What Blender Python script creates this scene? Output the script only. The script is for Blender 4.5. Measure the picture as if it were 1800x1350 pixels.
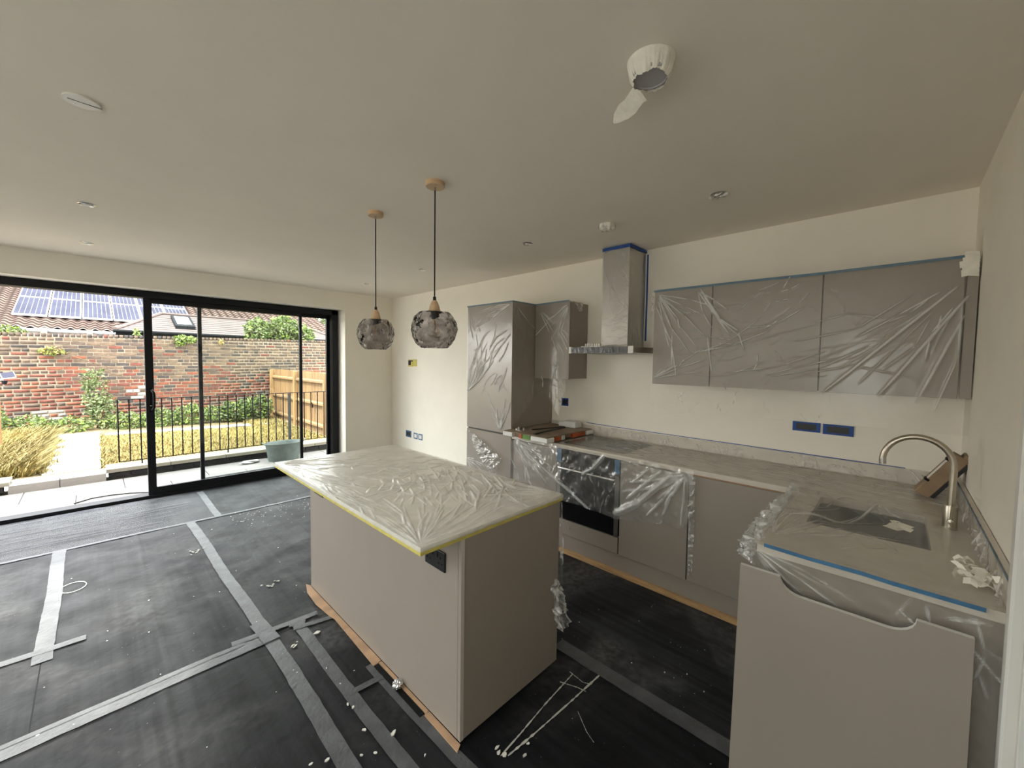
import bpy, bmesh, math, random
import numpy as np
from mathutils import Vector, Matrix

for o in list(bpy.data.objects):
    bpy.data.objects.remove(o, do_unlink=True)
SC = bpy.context.scene
COL = SC.collection
rnd = random.Random(7)
PI = math.pi

# ------------------------------------------------------------------ camera
yaw, pitch, roll = math.radians(46.6626), math.radians(2.7995), math.radians(0.867)
fw = Vector((math.sin(yaw)*math.cos(pitch), math.cos(yaw)*math.cos(pitch), -math.sin(pitch)))
rt = Vector((math.cos(yaw), -math.sin(yaw), 0))
up = rt.cross(fw)
rt2 = rt*math.cos(roll) + up*math.sin(roll)
up2 = up*math.cos(roll) - rt*math.sin(roll)
cam_d = bpy.data.cameras.new('camera'); cam = bpy.data.objects.new('camera', cam_d); COL.objects.link(cam)
m = Matrix((rt2, up2, -fw)).transposed().to_4x4(); m.translation = Vector((0, 0, 1.6354))
cam.matrix_world = m
cam_d.sensor_fit = 'HORIZONTAL'; cam_d.sensor_width = 36; cam_d.lens = 704.98/1800*36
cam_d.shift_x = -(911.46-900)/1800; cam_d.shift_y = -(675-671.27)/1800
cam_d.clip_start = 0.02; cam_d.clip_end = 300
SC.camera = cam

# ------------------------------------------------------------------ world, sun, view
SKY = 3.3
w = bpy.data.worlds.new('world'); SC.world = w; w.use_nodes = True
nt = w.node_tree; nt.nodes.clear()
tc = nt.nodes.new('ShaderNodeTexCoord'); sx = nt.nodes.new('ShaderNodeSeparateXYZ')
cr = nt.nodes.new('ShaderNodeValToRGB'); bg = nt.nodes.new('ShaderNodeBackground'); ow = nt.nodes.new('ShaderNodeOutputWorld')
nt.links.new(tc.outputs['Generated'], sx.inputs[0]); nt.links.new(sx.outputs['Z'], cr.inputs[0])
cr.color_ramp.elements[0].position = 0.0; cr.color_ramp.elements[0].color = (1.0, 0.985, 0.95, 1)
cr.color_ramp.elements[1].position = 0.9; cr.color_ramp.elements[1].color = (0.86, 0.93, 1.0, 1)
nt.links.new(cr.outputs[0], bg.inputs[0]); bg.inputs[1].default_value = SKY
nt.links.new(bg.outputs[0], ow.inputs[0])
sun_d = bpy.data.lights.new('sun', 'SUN'); sun_d.energy = 4.5; sun_d.angle = math.radians(4); sun_d.color = (1, .95, .86)
sun = bpy.data.objects.new('sun', sun_d); COL.objects.link(sun)
sun.rotation_euler = Vector((.62, .42, -1.0)).to_track_quat('-Z', 'Y').to_euler()
vs = SC.view_settings
vs.view_transform = 'Standard'; vs.look = 'None'; vs.gamma = 1; vs.exposure = 1.8; vs.use_curve_mapping = False
SC.cycles.max_bounces = 12; SC.cycles.diffuse_bounces = 8; SC.cycles.transparent_max_bounces = 24
SC.cycles.use_denoising = True; SC.cycles.sample_clamp_indirect = 6
# sampling portal over the garden door opening (guides sky samples, gives no light of its own)
pl = bpy.data.lights.new('door_portal', 'AREA'); pl.shape = 'RECTANGLE'; pl.size = 5.0; pl.size_y = 2.36; pl.cycles.is_portal = True
po = bpy.data.objects.new('door_portal', pl); COL.objects.link(po); po.location = (0.07, 6.4, 1.18)
po.rotation_euler = Vector((0, -1, 0)).to_track_quat('-Z', 'Z').to_euler()

pl2 = bpy.data.lights.new('added_opening_portal', 'AREA'); pl2.shape = 'RECTANGLE'; pl2.size = 1.3; pl2.size_y = .8; pl2.cycles.is_portal = True
po2 = bpy.data.objects.new('added_opening_portal', pl2); COL.objects.link(po2); po2.location = (-3.06, .45, 1.6); po2.rotation_euler = (0, math.radians(-90), 0)

pl3 = bpy.data.lights.new('added_opening_portal', 'AREA'); pl3.shape = 'RECTANGLE'; pl3.size = 1.5; pl3.size_y = 3.1; pl3.cycles.is_portal = True
po3 = bpy.data.objects.new('added_opening_portal', pl3); COL.objects.link(po3); po3.location = (-2.02, 2.1, 2.95)

# ------------------------------------------------------------------ materials
def mat(name, col, rough=.5, metal=0., noise=None, bump=None, spec=.5, rnd_obj=0., coord='Object', col2=None, stretch=None):
    """noise=(scale, amount) mottles the colour; bump=(scale,strength)"""
    m = bpy.data.materials.new(name); m.use_nodes = True
    t = m.node_tree; n = t.nodes; L = t.links; b = n['Principled BSDF']
    b.inputs['Roughness'].default_value = rough; b.inputs['Metallic'].default_value = metal
    b.inputs['Specular IOR Level'].default_value = spec
    c = (*col, 1); b.inputs['Base Color'].default_value = c
    out = None
    tcn = n.new('ShaderNodeTexCoord'); vec = tcn.outputs[coord]
    if stretch:
        mp = n.new('ShaderNodeMapping'); mp.inputs['Scale'].default_value = stretch
        L.new(vec, mp.inputs[0]); vec = mp.outputs[0]
    if noise:
        nz = n.new('ShaderNodeTexNoise'); nz.inputs['Scale'].default_value = noise[0]; nz.inputs['Detail'].default_value = 6
        L.new(vec, nz.inputs['Vector'])
        r = n.new('ShaderNodeValToRGB')
        a = noise[1]
        c2 = col2 if col2 else tuple(min(1, x*(1+a)) for x in col)
        r.color_ramp.elements[0].position = .3; r.color_ramp.elements[0].color = (*[x*(1-a) for x in col], 1) if not col2 else c
        r.color_ramp.elements[1].position = .7; r.color_ramp.elements[1].color = (*c2, 1)
        L.new(nz.outputs[0], r.inputs[0]); out = r.outputs[0]
    if rnd_obj:
        oi = n.new('ShaderNodeObjectInfo'); mr = n.new('ShaderNodeMapRange')
        mr.inputs[3].default_value = 1-rnd_obj; mr.inputs[4].default_value = 1+rnd_obj
        L.new(oi.outputs['Random'], mr.inputs[0])
        mx = n.new('ShaderNodeMix'); mx.data_type = 'RGBA'; mx.blend_type = 'MULTIPLY'; mx.inputs[0].default_value = 1
        if out: L.new(out, mx.inputs[6])
        else: mx.inputs[6].default_value = c
        cb = n.new('ShaderNodeCombineColor')
        for i in range(3): L.new(mr.outputs[0], cb.inputs[i])
        L.new(cb.outputs[0], mx.inputs[7]); out = mx.outputs[2]
    if out: L.new(out, b.inputs['Base Color'])
    if bump:
        nb = n.new('ShaderNodeTexNoise'); nb.inputs['Scale'].default_value = bump[0]; nb.inputs['Detail'].default_value = 5
        L.new(vec, nb.inputs['Vector'])
        bp = n.new('ShaderNodeBump'); bp.inputs['Strength'].default_value = bump[1]; bp.inputs['Distance'].default_value = .01
        L.new(nb.outputs[0], bp.inputs['Height']); L.new(bp.outputs[0], b.inputs['Normal'])
    return m

def two_sided_fresnel(n, L, ior):
    # plain thin-sheet reflectance: same on both faces
    fn = n.new('ShaderNodeFresnel'); ge = n.new('ShaderNodeNewGeometry'); mr = n.new('ShaderNodeMapRange')
    mr.inputs[3].default_value = ior; mr.inputs[4].default_value = 1/ior
    L.new(ge.outputs['Backfacing'], mr.inputs[0]); L.new(mr.outputs[0], fn.inputs[0]); return fn

def film_mat(name, haze=.15, col=(.9, .9, .88), rough=.22, gloss=1.0, bump=.25, bscale=35, fr=1.75, fold=.5):
    m = bpy.data.materials.new(name); m.use_nodes = True
    t = m.node_tree; n = t.nodes; L = t.links; n.clear()
    out = n.new('ShaderNodeOutputMaterial')
    tr = n.new('ShaderNodeBsdfTransparent'); tr.inputs[0].default_value = (.97, .97, .965, 1)
    df = n.new('ShaderNodeBsdfDiffuse'); df.inputs[0].default_value = (*col, 1)
    tl = n.new('ShaderNodeBsdfTranslucent'); tl.inputs[0].default_value = (*col, 1)
    gl = n.new('ShaderNodeBsdfGlossy'); gl.inputs['Roughness'].default_value = rough; gl.inputs[0].default_value = (.97*gloss, .97*gloss, .96*gloss, 1)
    m1 = n.new('ShaderNodeMixShader'); m1.inputs[0].default_value = .4
    L.new(df.outputs[0], m1.inputs[1]); L.new(tl.outputs[0], m1.inputs[2])
    m2 = n.new('ShaderNodeMixShader')
    tcn = n.new('ShaderNodeTexCoord'); nz = n.new('ShaderNodeTexNoise'); nz.inputs['Scale'].default_value = 7; nz.inputs['Detail'].default_value = 5
    L.new(tcn.outputs['Object'], nz.inputs['Vector'])
    mr = n.new('ShaderNodeMapRange'); mr.inputs[1].default_value = .35; mr.inputs[2].default_value = .75
    mr.inputs[3].default_value = haze*.7; mr.inputs[4].default_value = min(1, haze*1.5)
    L.new(nz.outputs[0], mr.inputs[0])
    at = n.new('ShaderNodeAttribute'); at.attribute_name = 'fold'     # doubled-up layers in a crease are milkier
    ad = n.new('ShaderNodeMath'); ad.operation = 'MULTIPLY_ADD'; ad.use_clamp = True; ad.inputs[1].default_value = fold
    L.new(at.outputs['Fac'], ad.inputs[0]); L.new(mr.outputs[0], ad.inputs[2]); L.new(ad.outputs[0], m2.inputs[0])
    L.new(tr.outputs[0], m2.inputs[1]); L.new(m1.outputs[0], m2.inputs[2])
    m3 = n.new('ShaderNodeMixShader'); fn = two_sided_fresnel(n, L, fr)
    nb = n.new('ShaderNodeTexNoise'); nb.inputs['Scale'].default_value = bscale; nb.inputs['Detail'].default_value = 4; nb.inputs['Distortion'].default_value = .8
    L.new(tcn.outputs['Object'], nb.inputs['Vector'])
    bp = n.new('ShaderNodeBump'); bp.inputs['Strength'].default_value = bump; bp.inputs['Distance'].default_value = .01
    L.new(nb.outputs[0], bp.inputs['Height'])
    for s in (df, tl, gl, fn): L.new(bp.outputs[0], s.inputs['Normal'])
    L.new(fn.outputs[0], m3.inputs[0]); L.new(m2.outputs[0], m3.inputs[1]); L.new(gl.outputs[0], m3.inputs[2])
    L.new(m3.outputs[0], out.inputs[0])
    return m

def glass_mat(name, tint=(.96, .97, .96), rough=.0, fr=1.45, bump=None, thick=None):
    m = bpy.data.materials.new(name); m.use_nodes = True
    t = m.node_tree; n = t.nodes; L = t.links; n.clear()
    out = n.new('ShaderNodeOutputMaterial')
    tr = n.new('ShaderNodeBsdfTransparent'); tr.inputs[0].default_value = (*tint, 1)
    gl = n.new('ShaderNodeBsdfGlossy'); gl.inputs['Roughness'].default_value = rough
    mx = n.new('ShaderNodeMixShader'); fn = two_sided_fresnel(n, L, fr)
    if bump:
        tcn = n.new('ShaderNodeTexCoord'); vo = n.new('ShaderNodeTexVoronoi'); vo.inputs['Scale'].default_value = bump[0]
        vo.feature = 'SMOOTH_F1'
        L.new(tcn.outputs['Object'], vo.inputs['Vector'])
        if thick:
            r = n.new('ShaderNodeValToRGB'); e = r.color_ramp.elements; e[0].position = .1; e[1].position = .62
            e[0].color = (*tint, 1); e[1].color = (*thick, 1); L.new(vo.outputs[0], r.inputs[0]); L.new(r.outputs[0], tr.inputs[0])
        bp = n.new('ShaderNodeBump'); bp.inputs['Strength'].default_value = bump[1]; bp.inputs['Distance'].default_value = .02
        L.new(vo.outputs[0], bp.inputs['Height']); L.new(bp.outputs[0], gl.inputs['Normal']); L.new(bp.outputs[0], fn.inputs['Normal'])
    L.new(fn.outputs[0], mx.inputs[0]); L.new(tr.outputs[0], mx.inputs[1]); L.new(gl.outputs[0], mx.inputs[2]); L.new(mx.outputs[0], out.inputs[0])
    return m

M = {}
M['wall'] = mat('wall_paint', (.89, .845, .755), .75, noise=(3, .02), bump=(220, .04), spec=.3)
M['ceil'] = mat('ceiling_paint', (.89, .835, .755), .85, noise=(2, .02), bump=(180, .03), spec=.2)
M['cab'] = mat('cashmere_board', (.32, .279, .24), .45, noise=(4, .015), spec=.4)
M['carcass'] = mat('carcass_board', (.46, .41, .36), .5, spec=.3)
M['edge'] = mat('board_edge', (.55, .50, .46), .5)
M['quartz'] = mat('white_quartz', (.90, .875, .82), .3, noise=(14, .03))
M['stone'] = mat('pale_stone_worktop', (.62, .57, .495), .3, noise=(14, .04))
M['black'] = mat('black_satin', (.012, .012, .013), .35)
M['frame'] = mat('black_aluminium', (.008, .009, .011), .5, spec=.25)
M['steel'] = mat('brushed_steel', (.55, .53, .50), .32, 1., noise=(40, .06), stretch=(1, 1, 30))
M['sinksteel'] = mat('sink_steel', (.22, .215, .20), .34, .9, noise=(20, .08))
M['nickel'] = mat('brushed_nickel', (.52, .47, .39), .3, 1.)
M['ovenglass'] = mat('oven_black_glass', (.008, .008, .009), .08, spec=.6)
M['blue'] = mat('blue_tape', (.05, .16, .30), .6, noise=(30, .15))
M['blued'] = mat('dark_blue_tape', (.02, .075, .30), .6, noise=(30, .15))
M['bluel'] = mat('pale_blue_tape', (.12, .205, .285), .6, noise=(30, .15))
M['yellow'] = mat('yellow_tape', (.62, .54, .13), .6, noise=(25, .12))
M['masking'] = mat('cream_masking_tape', (.86, .83, .74), .65, noise=(25, .08), bump=(60, .3))
M['ftape'] = mat('floor_tape', (.082, .084, .088), .5, noise=(9, .30), bump=(50, .35), stretch=(1, 1, 1))
M['wood'] = mat('pale_wood', (.62, .43, .26), .5, noise=(6, .12), stretch=(1, 1, 14))
M['timber'] = mat('raw_timber', (.52, .32, .15), .6, noise=(5, .25), stretch=(12, 1, 12))
M['hardboard'] = mat('hardboard', (.46, .29, .17), .7, noise=(8, .25))
M['card'] = mat('brown_card', (.24, .18, .125), .8, noise=(6, .3))
M['blockwood'] = mat('brown_block', (.27, .185, .11), .6, noise=(10, .15))
M['foam'] = mat('white_foam', (.80, .79, .77), .7, bump=(120, .3))
M['green'] = mat('green_print', (.09, .22, .03), .5, noise=(20, .3))
M['orange'] = mat('orange_print', (.45, .09, .02), .5, noise=(20, .3))
M['white'] = mat('white_plastic', (.80, .78, .74), .4)
M['flake'] = mat('paint_flake', (.78, .75, .68), .7, noise=(40, .15))
M['streak'] = mat('dried_paint', (.55, .53, .48), .7, noise=(30, .25))
M['foil'] = mat('foil', (.75, .75, .76), .22, 1.)
M['rubber'] = mat('black_rubber', (.008, .008, .008), .6, spec=.12)
M['doorleaf'] = mat('grey_door_paint', (.50, .50, .50), .5)
M['trim'] = mat('white_gloss_trim', (.80, .79, .75), .35)
M['greyfilm'] = mat('grey_wrapping', (.12, .125, .13), .22, noise=(25, .2), bump=(30, .5))
M['lens'] = mat('frosted_lens', (.42, .40, .42), .5)
M['chrome'] = mat('chrome_ring', (.7, .69, .67), .2, 1.)
M['film'] = film_mat('polythene_clear', .06, rough=.2, bump=.02, bscale=18, fr=1.5, fold=.85)
M['filmd'] = film_mat('polythene_drape', .15, rough=.2, bump=.12, bscale=9, fr=1.75, fold=.55)
M['filmw'] = film_mat('polythene_milky', .20, col=(.97, .96, .94), rough=.22, bump=.02, bscale=16, fr=1.35, fold=.6, gloss=.7)
M['filmi'] = film_mat('polythene_on_island', .35, col=(.97, .96, .93), rough=.3, bump=.015, bscale=16, fr=2.0, fold=.45)
M['filmb'] = film_mat('polythene_bunched', .20, rough=.16, bump=.3, bscale=20, fr=2.0)
M['filmf'] = film_mat('polythene_floor', .12, col=(.30, .30, .33), rough=.4, bump=.2, bscale=9, fr=1.25, gloss=.22, fold=.55)
M['glass'] = glass_mat('door_glass', (.95, .965, .955))
def smoked():
    m = bpy.data.materials.new('smoked_dimple_glass'); m.use_nodes = True
    t = m.node_tree; n = t.nodes; L = t.links; n.clear()
    out = n.new('ShaderNodeOutputMaterial'); rf = n.new('ShaderNodeBsdfRefraction'); rf.inputs['Roughness'].default_value = 0; rf.inputs['IOR'].default_value = 1.10
    gl = n.new('ShaderNodeBsdfGlossy'); gl.inputs['Roughness'].default_value = .03
    tcn = n.new('ShaderNodeTexCoord'); vo = n.new('ShaderNodeTexVoronoi'); vo.inputs['Scale'].default_value = 27; vo.feature = 'SMOOTH_F1'
    nz = n.new('ShaderNodeTexNoise'); nz.inputs['Scale'].default_value = 14; mx_ = n.new('ShaderNodeVectorMath'); mx_.operation = 'MULTIPLY_ADD'; mx_.inputs[1].default_value = (.06, .06, .06)
    L.new(tcn.outputs['Object'], nz.inputs['Vector']); L.new(nz.outputs['Color'], mx_.inputs[0]); L.new(tcn.outputs['Object'], mx_.inputs[2]); L.new(mx_.outputs[0], vo.inputs['Vector'])
    r = n.new('ShaderNodeValToRGB'); e = r.color_ramp.elements; e[0].position = .1; e[1].position = .6; e[0].color = (.74, .72, .73, 1); e[1].color = (.52, .50, .51, 1)
    L.new(vo.outputs[0], r.inputs[0]); L.new(r.outputs[0], rf.inputs[0])
    bp = n.new('ShaderNodeBump'); bp.inputs['Strength'].default_value = 1.; bp.inputs['Distance'].default_value = .03; L.new(vo.outputs[0], bp.inputs['Height'])
    fn = two_sided_fresnel(n, L, 1.5)
    for q in (rf, gl, fn): L.new(bp.outputs[0], q.inputs['Normal'])
    mx = n.new('ShaderNodeMixShader'); L.new(fn.outputs[0], mx.inputs[0]); L.new(rf.outputs[0], mx.inputs[1]); L.new(gl.outputs[0], mx.inputs[2]); L.new(mx.outputs[0], out.inputs[0])
    return m
M['smoke'] = smoked()
M['bulb'] = glass_mat('bulb_glass', (.93, .9, .86), .02, 1.5)
M['filament'] = mat('filament', (.55, .38, .2), .4)

def floor_mat():
    m = bpy.data.materials.new('grey_protection_sheet'); m.use_nodes = True
    t = m.node_tree; n = t.nodes; L = t.links; b = n['Principled BSDF']
    tcn = n.new('ShaderNodeTexCoord')
    def noise(s, d=8, dist=0, st=None):
        z = n.new('ShaderNodeTexNoise'); z.inputs['Scale'].default_value = s; z.inputs['Detail'].default_value = d; z.inputs['Distortion'].default_value = dist
        v = tcn.outputs['Object']
        if st:
            mp = n.new('ShaderNodeMapping'); mp.inputs['Scale'].default_value = st; L.new(v, mp.inputs[0]); v = mp.outputs[0]
        L.new(v, z.inputs['Vector']); return z.outputs[0]
    def ramp(src, p0, p1, c0, c1):
        r = n.new('ShaderNodeValToRGB'); e = r.color_ramp.elements
        e[0].position = p0; e[1].position = p1; e[0].color = (*c0, 1); e[1].color = (*c1, 1); L.new(src, r.inputs[0]); return r.outputs[0]
    def mix(kind, f, a, c):
        x = n.new('ShaderNodeMix'); x.data_type = 'RGBA'; x.blend_type = kind
        if isinstance(f, float): x.inputs[0].default_value = f
        else: L.new(f, x.inputs[0])
        for s, v in ((6, a), (7, c)):
            if isinstance(v, tuple): x.inputs[s].default_value = (*v, 1)
            else: L.new(v, x.inputs[s])
        return x.outputs[2]
    base = ramp(noise(2.2, 8, .6), .35, .75, (.0105, .0111, .0124), (.0245, .0258, .0282))
    dust = ramp(noise(1.3, 7, .8), .50, .72, (0, 0, 0), (.8, .8, .8))
    fine = ramp(noise(26, 6), .35, .7, (.25, .25, .25), (1, 1, 1))
    dm = mix('MULTIPLY', 1., dust, fine)
    streak = ramp(noise(1., 6, .3, (26, 1.1, 1)), .34, .60, (.55, .55, .56), (1.15, 1.15, 1.15)); base = mix('MULTIPLY', 1., base, streak)
    c = mix('MIX', dm, base, (.12, .118, .113))
    spk = ramp(noise(75, 2), .735, .76, (0, 0, 0), (1, 1, 1))
    spm = ramp(noise(3.1, 3), .5, .62, (0, 0, 0), (1, 1, 1))
    c = mix('MIX', mix('MULTIPLY', 1., spk, spm), c, (.5, .49, .46))
    oi = n.new('ShaderNodeObjectInfo')
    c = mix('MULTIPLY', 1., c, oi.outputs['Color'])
    L.new(c, b.inputs['Base Color'])
    rr = ramp(noise(5, 5), .3, .7, (.50, .50, .50), (.66, .66, .66)); L.new(rr, b.inputs['Roughness'])
    bp = n.new('ShaderNodeBump'); bp.inputs['Strength'].default_value = .35; bp.inputs['Distance'].default_value = .01
    L.new(noise(14, 8, .4), bp.inputs['Height']); L.new(bp.outputs[0], b.inputs['Normal'])
    b.inputs['Specular IOR Level'].default_value = .18
    return m
M['floor'] = floor_mat()

# ------------------------------------------------------------------ object helpers
def wl(o):
    v = Vector((0, 0, 0))
    while o is not None:
        v += o.location; o = o.parent
    return v

def link(name, me, m=None, parent=None, origin=None, smooth=False):
    """mesh authored in world coordinates -> object whose origin is its parent's (or origin)"""
    o = bpy.data.objects.new(name, me); COL.objects.link(o)
    if parent is not None:
        o.parent = parent; off = wl(parent)
        if origin is not None:
            o.location = Vector(origin) - off; off = Vector(origin)
    else:
        if origin is None:
            origin = (0, 0, 0)
        o.location = origin; off = Vector(origin)
    if off.length > 0:
        me.transform(Matrix.Translation(-off))
    if m is not None:
        for x in (m if isinstance(m, (list, tuple)) else [m]): me.materials.append(x)
    if smooth:
        me.polygons.foreach_set('use_smooth', [True]*len(me.polygons))
    return o

def thing(name, label, cat, loc=(0, 0, 0), group=None):
    o = bpy.data.objects.new(name, None); COL.objects.link(o); o.location = loc; o.empty_display_size = .05
    o['label'] = label; o['category'] = cat
    if group: o['group'] = group
    return o
def tag(o, label, cat, group=None):
    o['label'] = label; o['category'] = cat
    if group: o['group'] = group
    return o
def struct(name, loc=(0, 0, 0), label=None):
    o = bpy.data.objects.new(name, None); COL.objects.link(o); o.location = loc; o['kind'] = 'structure'
    if label: o['label'] = label
    return o

class MB:
    """collects shapes into one mesh"""
    def __init__(s): s.bm = bmesh.new(); s.mi = 0
    def _fin(s, geom):
        for f in geom:
            f.material_index = s.mi
    def box(s, x0, x1, y0, y1, z0, z1, bev=0, seg=1):
        b = s.bm
        x0, x1 = min(x0, x1), max(x0, x1); y0, y1 = min(y0, y1), max(y0, y1); z0, z1 = min(z0, z1), max(z0, z1)
        v = [b.verts.new(p) for p in ((x0,y0,z0),(x1,y0,z0),(x1,y1,z0),(x0,y1,z0),(x0,y0,z1),(x1,y0,z1),(x1,y1,z1),(x0,y1,z1))]
        f = [b.faces.new([v[i] for i in q]) for q in ((3,2,1,0),(4,5,6,7),(0,1,5,4),(1,2,6,5),(2,3,7,6),(3,0,4,7))]
        s._fin(f)
        if bev:
            e = list({e for q in f for e in q.edges})
            r = bmesh.ops.bevel(b, geom=e, offset=bev, segments=seg, affect='EDGES', profile=.5)
            s._fin(r['faces'])
        return s
    def obox(s, c, size, R, bev=0):
        """oriented box: centre, size, 3x3 rotation"""
        n0 = len(s.bm.verts); s.box(-size[0]/2, size[0]/2, -size[1]/2, size[1]/2, -size[2]/2, size[2]/2, bev)
        s.bm.verts.ensure_lookup_table()
        for v in s.bm.verts[n0:]: v.co = R @ v.co + Vector(c)
        return s
    def lathe(s, prof, c=(0, 0, 0), n=24, cap=True):
        b = s.bm; rings = []
        for r, z in prof:
            rings.append([b.verts.new((c[0]+max(r, 1e-5)*math.cos(2*PI*i/n), c[1]+max(r, 1e-5)*math.sin(2*PI*i/n), c[2]+z)) for i in range(n)])
        fs = []
        for a, d in zip(rings, rings[1:]):
            for i in range(n): fs.append(b.faces.new((a[i], a[(i+1) % n], d[(i+1) % n], d[i])))
        if cap:
            if prof[0][0] > 1e-4: fs.append(b.faces.new(list(reversed(rings[0]))))
            if prof[-1][0] > 1e-4: fs.append(b.faces.new(rings[-1]))
        s._fin(fs); return s
    def tube(s, pts, r, n=8, cap=True):
        b = s.bm; pts = [Vector(p) for p in pts]; rs = r if isinstance(r, (list, tuple)) else [r]*len(pts); rings = []
        prev = None
        for i, p in enumerate(pts):
            t = (pts[min(i+1, len(pts)-1)] - pts[max(i-1, 0)]).normalized()
            if prev is None:
                a = Vector((0, 0, 1)) if abs(t.z) < .9 else Vector((1, 0, 0)); u = t.cross(a).normalized()
            else: u = (prev - t*prev.dot(t)).normalized()
            prev = u; v = t.cross(u)
            rings.append([b.verts.new(p + (u*math.cos(2*PI*k/n) + v*math.sin(2*PI*k/n))*rs[i]) for k in range(n)])
        fs = []
        for a, d in zip(rings, rings[1:]):
            for i in range(n): fs.append(b.faces.new((a[i], a[(i+1) % n], d[(i+1) % n], d[i])))
        if cap: fs.append(b.faces.new(list(reversed(rings[0])))); fs.append(b.faces.new(rings[-1]))
        s._fin(fs); return s
    def prism(s, pts, ax, a, d):
        """polygon pts (2D) extruded along axis ax from a to d. ax 0: pts=(y,z); 1: (x,z); 2: (x,y)"""
        b = s.bm
        def P(p, t): return {0: (t, p[0], p[1]), 1: (p[0], t, p[1]), 2: (p[0], p[1], t)}[ax]
        A = [b.verts.new(P(p, a)) for p in pts]; D = [b.verts.new(P(p, d)) for p in pts]; k = len(pts); fs = []
        fs.append(b.faces.new(list(reversed(A)))); fs.append(b.faces.new(D))
        for i in range(k): fs.append(b.faces.new((A[i], A[(i+1) % k], D[(i+1) % k], D[i])))
        s._fin(fs); return s
    def poly(s, pts):
        f = s.bm.faces.new([s.bm.verts.new(p) for p in pts]); s._fin([f]); return s
    def build(s, name, m=None, parent=None, origin=None, smooth=False):
        bmesh.ops.recalc_face_normals(s.bm, faces=s.bm.faces)
        me = bpy.data.meshes.new(name); s.bm.to_mesh(me); s.bm.free()
        o = link(name, me, m, parent, origin, False)
        if smooth:
            me.polygons.foreach_set('use_smooth', [True]*len(me.polygons))
            me.set_sharp_from_angle(angle=math.radians(40))
        return o

def copy_tree(o, parent=None, loc=None):
    c = o.copy(); COL.objects.link(c)
    if parent is not None: c.parent = parent
    if loc is not None: c.location = loc
    for ch in list(o.children): copy_tree(ch, c)
    return c

def np_mesh(name, V, F, m, parent=None, origin=None, smooth=True, kind=None, mi=None):
    me = bpy.data.meshes.new(name)
    V = np.asarray(V, np.float32); F = np.asarray(F, np.int32); k = F.shape[1]
    me.vertices.add(len(V)); me.vertices.foreach_set('co', V.ravel())
    me.loops.add(F.size); me.loops.foreach_set('vertex_index', F.ravel())
    me.polygons.add(len(F)); me.polygons.foreach_set('loop_start', np.arange(0, F.size, k, dtype=np.int32))
    me.polygons.foreach_set('loop_total', np.full(len(F), k, np.int32))
    if mi is not None: me.polygons.foreach_set('material_index', np.asarray(mi, np.int32))
    me.update(calc_edges=True); me.validate()
    o = link(name, me, m, parent, origin, smooth)
    if kind: o['kind'] = kind
    return o

# ---------------------------------------------------------------- wrinkled sheets
def snoise(x, y, seed, scale, octv=3, warp=0.):
    r = np.random.RandomState(seed); out = np.zeros_like(x); a = 1.; k = 2*PI/scale
    for _ in range(octv):
        for j in range(5):
            t = r.rand()*2*PI; out += a*np.sin(k*(.6+.8*r.rand())*(x*np.cos(t)+y*np.sin(t)) + r.rand()*6.28)/2.2
        a *= .5; k *= 2.1
    return out
def ridges(x, y, segs):
    """segs: (x0,y0,x1,y1,h,w) in metres on the sheet"""
    H = np.zeros_like(x)
    for (x0, y0, x1, y1, h, wd) in segs:
        wd *= .75
        dx, dy = x1-x0, y1-y0; l2 = dx*dx+dy*dy+1e-9
        t = ((x-x0)*dx + (y-y0)*dy)/l2; tc_ = np.clip(t, 0, 1)
        d2 = (x-x0-tc_*dx)**2 + (y-y0-tc_*dy)**2
        msk = d2 < (wd*3)**2
        if not msk.any(): continue
        hh = h*np.exp(-d2[msk]/(wd*wd))*(np.sin(PI*np.clip(tc_[msk]*.92+.06, 0, 1))**.5)
        cur = H[msk]; H[msk] = np.where(np.abs(hh) > np.abs(cur), hh, cur)
    return H
def fan(R, cx, cy, a0, a1, n, r0, r1, h, wd):
    out = []
    for i in range(n):
        a = math.radians(a0 + (a1-a0)*(i+.5)/n + R.uniform(-3, 3)); l = R.uniform(.45, 1.)*r1; s = r0*R.uniform(.6, 1.6)
        k = R.uniform(-.12, .12); mx, my = (s+l)/2*math.cos(a+k), (s+l)/2*math.sin(a+k)
        hh = h*R.uniform(.5, 1.2)
        out.append((cx+s*math.cos(a), cy+s*math.sin(a), cx+mx, cy+my, hh, wd))
        out.append((cx+mx, cy+my, cx+l*math.cos(a), cy+l*math.sin(a), hh*.8, wd))
    return out
def scatter(R, x0, x1, y0, y1, n, ang, spread, l0, l1, h, wd):
    out = []
    for i in range(n):
        a = math.radians(ang+R.gauss(0, spread)); l = R.uniform(l0, l1); x, y = R.uniform(x0, x1), R.uniform(y0, y1)
        b = a+R.uniform(-.5, .5); hh = h*R.uniform(.4, 1.1)*R.choice((1, 1, -.5))
        xm, ym = x+l*.5*math.cos(a), y+l*.5*math.sin(a)
        out.append((x, y, xm, ym, hh, wd)); out.append((xm, ym, xm+l*.5*math.cos(b), ym+l*.5*math.sin(b), hh, wd))
    return out
def resample(pts, n):
    P = np.array(pts, float); s = np.r_[0, np.cumsum(np.linalg.norm(np.diff(P, axis=0), axis=1))]; s /= s[-1]
    t = np.linspace(0, 1, n); return np.stack([np.interp(t, s, P[:, i]) for i in range(3)], 1)
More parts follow.
